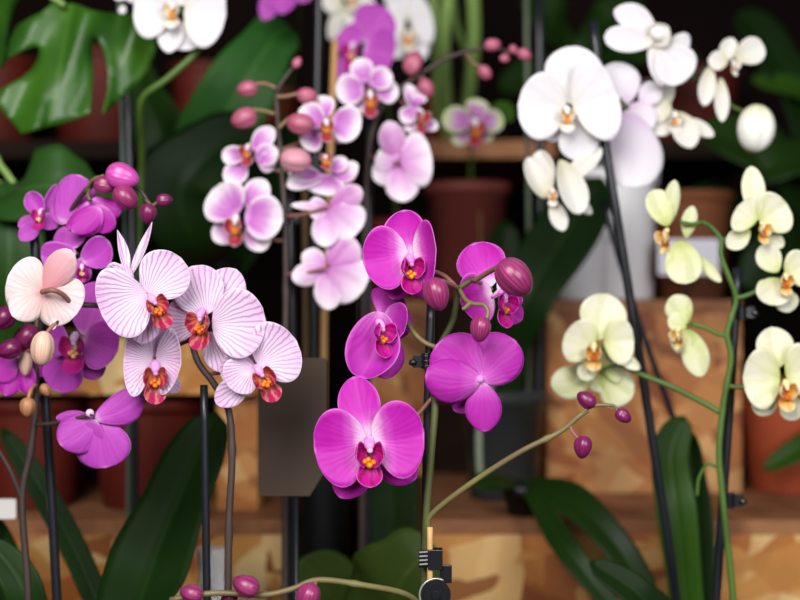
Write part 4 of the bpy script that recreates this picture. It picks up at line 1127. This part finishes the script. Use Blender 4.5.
D = 1.46
J = orchid('magenta orchid bloom out of focus behind the small pink blooms at top centre', 395, 1.84, z=0.0, r=0.045)
stem(J, [low(395, 1.84, 0.02), (396, 200, 1.75), (388, 110, 1.6), (372, 50, 1.48)], 5, ped_green, D)
flower(J, ORC, D,
       [(362, 42, 386, 8, 46, dict(cup=0.2)), (356, 54, 338, 80, 28, dict(dt=-0.002)), (366, 56, 380, 84, 34, dict(dt=0.004))],
       [(364, 48, 394, 56, 54, dict(cup=0.2, shape='wide')), (358, 46, 340, 32, 34, dict(cup=0.2, shape='wide', dt=0.004))],
       lip=dict(c=(354, 46), s=28, yaw=-20, pitch=-10))
K = orchid('purple orchid bloom peeking in at the top edge above the long dark leaf', 272, 2.2, z=ut, r=0.045)
stem(K, [low(272, 2.2, ut + 0.02), (296, 60, 1.95), (300, 0, 1.65), (290, -22, 1.52)], 4, ped_green, 1.5)
flower(K, ORC, 1.5, [(280, -18, 263, 20, 22, dict()), (290, -20, 310, 0, 26, dict())], [(282, -20, 282, 14, 30, dict(cup=0.2)), (280, -22, 258, -16, 30, dict())])
L = orchid('white orchid blooms with a yellow centre, blurred at top between magenta and green stalks', 424, 2.2, z=ut, r=0.045)
stem(L, [low(424, 2.2, ut + 0.02), (418, 90, 2.1), (410, 40, 1.8), (395, -20, 1.7), (350, -40, 1.68)], 5, ped_green, 1.75)
flower(L, WHT, 1.66, [(405, 20, 402, -25, 40, dict()), (408, 30, 420, 62, 30, dict()), (402, 30, 394, 58, 26, dict())],
       [(405, 22, 386, 22, 50, dict(shape='wide')), (410, 22, 432, 16, 54, dict(shape='wide'))], lip=dict(c=(408, 34), s=26, yaw=4))
flower(L, WHTC, 1.62, [(344, 2, 330, 40, 16, dict()), (346, 0, 352, -20, 20, dict()), (348, 4, 350, 30, 18, dict())],
       [(342, 0, 322, 4, 24, dict()), (350, 2, 376, 14, 26, dict())], lip=dict(c=(352, -2), s=18), ped=([(346, 0, 1.625), (350, -40, 1.68)], 3))

# lobed leaf plant (top left)
D = 1.33
mon = thing('lobed_leaf_plant', 'plant with big glossy deeply lobed bright green leaves at top left', 'plant', (XL(-170, D), D, FLOOR))
pot_part(mon, dark_terra, XL(-170, D), D, r=0.06, h=0.13)
stem(mon, [low(-170, D), (-165, 500, D), (-150, 200, D), (-120, 40, D), (-80, -40, D)], (14, 10), ped_green, D)
def lobed(outline, fold, petiole, D, nhint=0.0):
    bm = bmesh.new()
    vs = [bm.verts.new((x, y, 0)) for x, y in outline]
    es = [bm.edges.new((vs[i], vs[(i + 1) % len(vs)])) for i in range(len(vs))]
    bmesh.ops.triangle_fill(bm, use_beauty=True, edges=es)
    for _ in range(3):
        long = [e for e in bm.edges if e.calc_length() > 9]
        bmesh.ops.subdivide_edges(bm, edges=long, cuts=1)
        bmesh.ops.triangulate(bm, faces=bm.faces)
    bmesh.ops.beautify_fill(bm, faces=bm.faces, edges=bm.edges)
    m = MB()
    bm.verts.index_update()
    for v in bm.verts:
        x, y = v.co.x, v.co.y
        d, u = fold(x, y)
        m.v.append(at(x, y, D + d)); m.uv.append((u, 0.5)); m.lo.append((0, 0))
    for f in bm.faces:
        m.fan([v.index for v in f.verts])
    bm.free()
    o = m.build('leaf', leaf_mon, mon, thick=0.0014)
    stem(o, petiole, 6, bright, D, name='petiole')
    return o
def foldm(x, y):
    # midrib runs from (70,6) down to (48,128); lobes sag away from it
    t = (y - 6) / 122
    mx = 72 - 24 * t
    s = (x - mx) / 60
    return (0.016 * (min(abs(s), 1.8) ** 1.3) + 0.006 * math.sin(x * 0.12 + y * 0.05) - 0.03 * t + 0.010 * math.exp(-((x - mx) / 9) ** 2) + 0.010 * math.exp(-((x - 122 + (y - 15) * 0.1) / 10) ** 2), 0.5 + s * 0.5)
lobed([(55, 0), (63, 7), (70, 3), (82, 6), (90, 10), (110, 13), (134, 14), (144, 24), (151, 34), (157, 44), (154, 56), (148, 70), (140, 81), (126, 94), (113, 106), (102, 115), (105, 103), (108, 90), (108, 74), (106, 60), (101, 46), (96, 38), (92, 38), (92, 52), (93, 70), (92, 92), (90, 113), (76, 119), (60, 124), (40, 129), (21, 134), (11, 121), (0, 108), (-8, 100), (-2, 92), (10, 84), (22, 78), (32, 69), (38, 59), (40, 50), (38, 46), (28, 48), (16, 54), (6, 60), (5, 50), (8, 36), (14, 27), (26, 20), (40, 13), (49, 6)],
      foldm, [(64, 5, 1.33), (50, -4, 1.335), (10, -30, 1.335), (-80, -40, 1.33)], 1.33)
lobed([(-60, -40), (-20, -50), (30, -30), (22, -8), (16, 4), (12, 14), (9, 26), (7, 44), (6, 58), (3, 70), (-4, 62), (-20, 70), (-40, 40), (-60, 10)],
      lambda x, y: (0.03 * abs((x + 20) / 50) ** 1.4 + 0.0004 * y, 0.5 + (x + 20) / 100), [(-20, -45, 1.30), (-50, -50, 1.31), (-80, -40, 1.33)], 1.30)

# round-leaved plant behind the purple orchid
rp = thing('round_leaf_plant', 'plant with broad soft green leaves behind the purple orchid at left', 'plant', (XL(-55, 1.34), 1.34, FLOOR))
pot_part(rp, dark_terra, XL(-55, 1.34), 1.34, r=0.05)
leaf(rp, [(12, 190, 1.33), (22, 188, 1.30), (60, 184, 1.29), (96, 185, 1.31), (118, 192, 1.35)], [30, 84, 88, 54, 4], leaf_round, nhint=(0, -1, 0.5), fold=0.12)
leaf(rp, [(0, 182, 1.33), (8, 220, 1.30), (8, 290, 1.30), (0, 340, 1.33), (-10, 380, 1.35)], [24, 70, 72, 40, 3], leaf_round, nhint=(0.2, -1, 0.3), fold=0.12)
stem(rp, [low(-55, 1.34), (-55, 500, 1.36), (-40, 260, 1.36), (-12, 160, 1.35), (2, 168, 1.34), (14, 184, 1.33)], 7, bright, 1.3)
stem(rp, [low(-55, 1.34), (-60, 500, 1.37), (-50, 260, 1.37), (-20, 180, 1.36), (2, 184, 1.33)], 6, ped_green, 1.3)

# flowerless orchid with strap leaves, on the shelf
sl = thing('strap_leaf_plant', 'flowerless plant with long dark strap leaves on the chipboard shelf', 'plant', (XL(205, 1.62), 1.62, zs1))
pot_part(sl, black_pot_m, XL(205, 1.62), 1.62, r=0.05, h=0.09, z=zs1)
zz = zs1 + 0.05
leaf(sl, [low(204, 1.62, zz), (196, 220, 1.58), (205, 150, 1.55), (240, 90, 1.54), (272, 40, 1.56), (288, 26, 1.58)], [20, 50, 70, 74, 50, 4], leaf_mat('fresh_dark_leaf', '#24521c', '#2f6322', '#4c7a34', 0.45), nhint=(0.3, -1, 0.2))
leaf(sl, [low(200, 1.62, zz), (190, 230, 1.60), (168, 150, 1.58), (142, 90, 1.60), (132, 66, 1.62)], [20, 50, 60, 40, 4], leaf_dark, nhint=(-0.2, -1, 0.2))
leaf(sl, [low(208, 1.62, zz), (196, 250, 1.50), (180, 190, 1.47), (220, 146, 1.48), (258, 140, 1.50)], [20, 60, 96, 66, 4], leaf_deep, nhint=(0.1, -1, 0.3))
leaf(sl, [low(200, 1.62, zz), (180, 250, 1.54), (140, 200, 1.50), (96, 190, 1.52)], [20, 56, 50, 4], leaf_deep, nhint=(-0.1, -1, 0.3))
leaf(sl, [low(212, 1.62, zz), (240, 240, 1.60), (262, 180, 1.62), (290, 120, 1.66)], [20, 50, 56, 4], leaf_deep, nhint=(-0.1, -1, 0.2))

# clear plastic pot with long leaves
cp = thing('potted_plant', 'plant with long dark leaves in a clear plastic pot on the low crate', 'plant', (XL(503, 1.585), 1.585, CRATE_TOP))
pot_part(cp, clear_mat('smoky_clear_plastic', '#6a7070'), XL(503, 1.585), 1.585, r=0.052, h=0.128, z=CRATE_TOP)
m = MB()
c = at(503, 0, 1.585)
m.lathe([(0, 0.0), (0.036, 0.0), (0.042, 0.07), (0.030, 0.076), (0, 0.078)], (c.x, 1.585, CRATE_TOP + 0.0085), 24)
m.build('bark_soil', plain('dark_bark', '#2a2420', 0.9, c2='#3f3c34', scale=60, bump=0.5), cp)
stem(cp, [(480, 474, 1.552), (479, 440, 1.55), (482, 405, 1.555), (492, 385, 1.575)], 7, plain('pale_root', '#9aa890', 0.5), 1.5, name='aerial_root')
leaf(cp, [(508, 440, 1.585), (512, 360, 1.575), (526, 300, 1.55), (562, 240, 1.57), (602, 178, 1.60)], [16, 30, 56, 66, 4], leaf_deep, nhint=(-0.3, -1, 0.1))
leaf(cp, [(504, 440, 1.585), (500, 350, 1.59), (500, 290, 1.60), (506, 220, 1.62)], [16, 34, 44, 4], leaf_deep, nhint=(0.1, -1, 0.1))
bp_ = thing('strap_leaf_plant', 'small plant whose long dark leaves droop over the front of the low right crate', 'plant', (XL(522, 1.455), 1.455, CRATE_TOP))
pot_part(bp_, black_pot_m, XL(522, 1.455), 1.455, r=0.020, h=0.035, z=CRATE_TOP)
leaf(bp_, [(522, 498, 1.455), (530, 488, 1.44), (570, 500, 1.38), (612, 540, 1.34), (656, 604, 1.32)], [12, 26, 38, 32, 5], leaf_dark, nhint=(-0.3, -0.7, 0.8))
leaf(bp_, [(520, 498, 1.455), (532, 494, 1.41), (566, 548, 1.33), (620, 616, 1.30)], [12, 18, 26, 5], leaf_dark, nhint=(-0.3, -0.7, 0.8))
leaf(bp_, [(520, 498, 1.455), (508, 484, 1.44), (474, 486, 1.40)], [10, 22, 4], leaf_dark, nhint=(0.1, -0.7, 0.8))

# leafy plant at the right, behind the yellow blooms
lp = thing('broad_leaf_plant', 'dark green leafy plant in shade behind the yellow orchid at right edge', 'plant', (XL(800, 1.86), 1.86, CRATE_TOP))
pot_part(lp, black_pot_m, XL(846, 1.9), 1.90, r=0.05, h=0.11, z=CRATE_TOP)
def lpl(seq, w, mt=leaf_dark, **k):
    leaf(lp, [low(846, 1.9, CRATE_TOP + 0.06)] + seq, [14] + w, mt, **k)
lpl([(820, 260, 1.86), (790, 180, 1.80), (760, 150, 1.78), (700, 128, 1.80)], [26, 60, 70, 4])
lpl([(830, 260, 1.86), (830, 180, 1.80), (790, 160, 1.76), (752, 178, 1.76)], [26, 60, 50, 4])
lpl([(820, 300, 1.94), (770, 260, 1.94), (730, 210, 1.94), (690, 190, 1.95)], [26, 50, 44, 4], leaf_deep)
lpl([(830, 300, 1.88), (800, 240, 1.80), (770, 250, 1.78), (745, 290, 1.78)], [26, 50, 40, 4], leaf_deep)
lpl([(835, 260, 1.9), (810, 120, 1.9), (770, 50, 1.9), (740, 10, 1.92)], [26, 50, 50, 4], leaf_deep)
lpl([(835, 260, 1.9), (840, 120, 1.9), (800, 90, 1.88), (752, 80, 1.88)], [26, 50, 30, 4], leaf_mid)

# dark foliage plant between the shelves, centre back
cb_ = thing('broad_leaf_plant', 'dark leafy plant on the crate in deep shade behind the white orchid', 'plant', (XL(560, 2.2), 2.2, ut))
pot_part(cb_, black_pot_m, XL(580, 2.2), 2.2, r=0.05, h=0.1, z=ut)
for sq, w in (([(570, 60, 2.18), (550, 20, 2.14), (530, -10, 2.14)], [30, 50, 4]), ([(585, 60, 2.18), (610, 20, 2.14), (640, 0, 2.14)], [30, 50, 4]), ([(590, 70, 2.16), (640, 50, 2.1), (700, 60, 2.1)], [30, 44, 4]), ([(575, 70, 2.16), (540, 70, 2.1), (500, 90, 2.1)], [30, 44, 4])):
    leaf(cb_, [low(580, 2.2, ut + 0.05)] + sq, [14] + w, leaf_dark)

# crumpled clear wrapper at the lower left stem
w_ = thing('plastic_wrapper', 'crumpled clear plastic wrapper beside the stem at lower left', 'wrapper', (XL(213, 1.2), 1.2, FLOOR))
m = MB()
rows, uvs = [], []
for i in range(13):
    t = i / 12
    z0 = FLOOR + (at(0, 548, 1.2).z - FLOOR) * t
    rows.append([V((XL(213, 1.2) + (0.012 + 0.004 * random.random()) * math.cos(a) * (0.8 + .4 * random.random()), 1.2 + 0.012 * math.sin(a) * (0.8 + .4 * random.random()), z0)) for a in [2 * math.pi * j / 14 for j in range(14)]])
    uvs.append([(j / 14, t) for j in range(14)])
m.grid(rows, uvs, uvs, wrap=True)
m.build('sleeve', clear_mat('clear_film', '#e6eaee', 0.15), w_, thick=0.0003, smooth=False)

# ------------------------------------------------------------------ camera, light
cd = bpy.data.cameras.new('camera')
cd.sensor_width = 36.0
cd.lens = 60.0
cd.clip_start = 0.05
cd.dof.use_dof = True
cd.dof.focus_distance = 0.99
cd.dof.aperture_fstop = 3.4
cam = bpy.data.objects.new('camera', cd)
cam.location = (0, 0, 0)
cam.rotation_euler = (math.radians(90), 0, 0)
C.objects.link(cam)
sc.camera = cam

def area(name, loc, to, size, power, col):
    l = bpy.data.lights.new(name, 'AREA')
    l.shape = 'DISK'
    l.size = size
    l.energy = power
    l.color = col
    o = bpy.data.objects.new(name, l)
    o.location = loc
    o.rotation_euler = (V(to) - V(loc)).to_track_quat('-Z', 'Y').to_euler()
    C.objects.link(o)
area('key_light', (-0.40, -0.35, 0.75), (0, 1.15, -0.05), 1.0, 36, (1.0, 0.97, 0.94))  # added key light, low and frontal near the camera, for brighter, softer flowers
area('fill_light', (0.8, -0.5, 0.45), (0.1, 1.2, -0.05), 0.8, 19, (0.97, 0.98, 1.0))  # added fill from the right to lift shadows; no window stands there

w = bpy.data.worlds.new('world')
sc.world = w
w.use_nodes = True
bg = w.node_tree.nodes['Background']
bg.inputs[0].default_value = (0.8, 0.85, 1.0, 1)
bg.inputs[1].default_value = 0.05
sc.view_settings.view_transform = 'Standard'
sc.view_settings.look = 'None'
sc.view_settings.gamma = 1.0
sc.view_settings.exposure = 0.0
sc.cycles.use_denoising = True
sc.cycles.max_bounces = 8
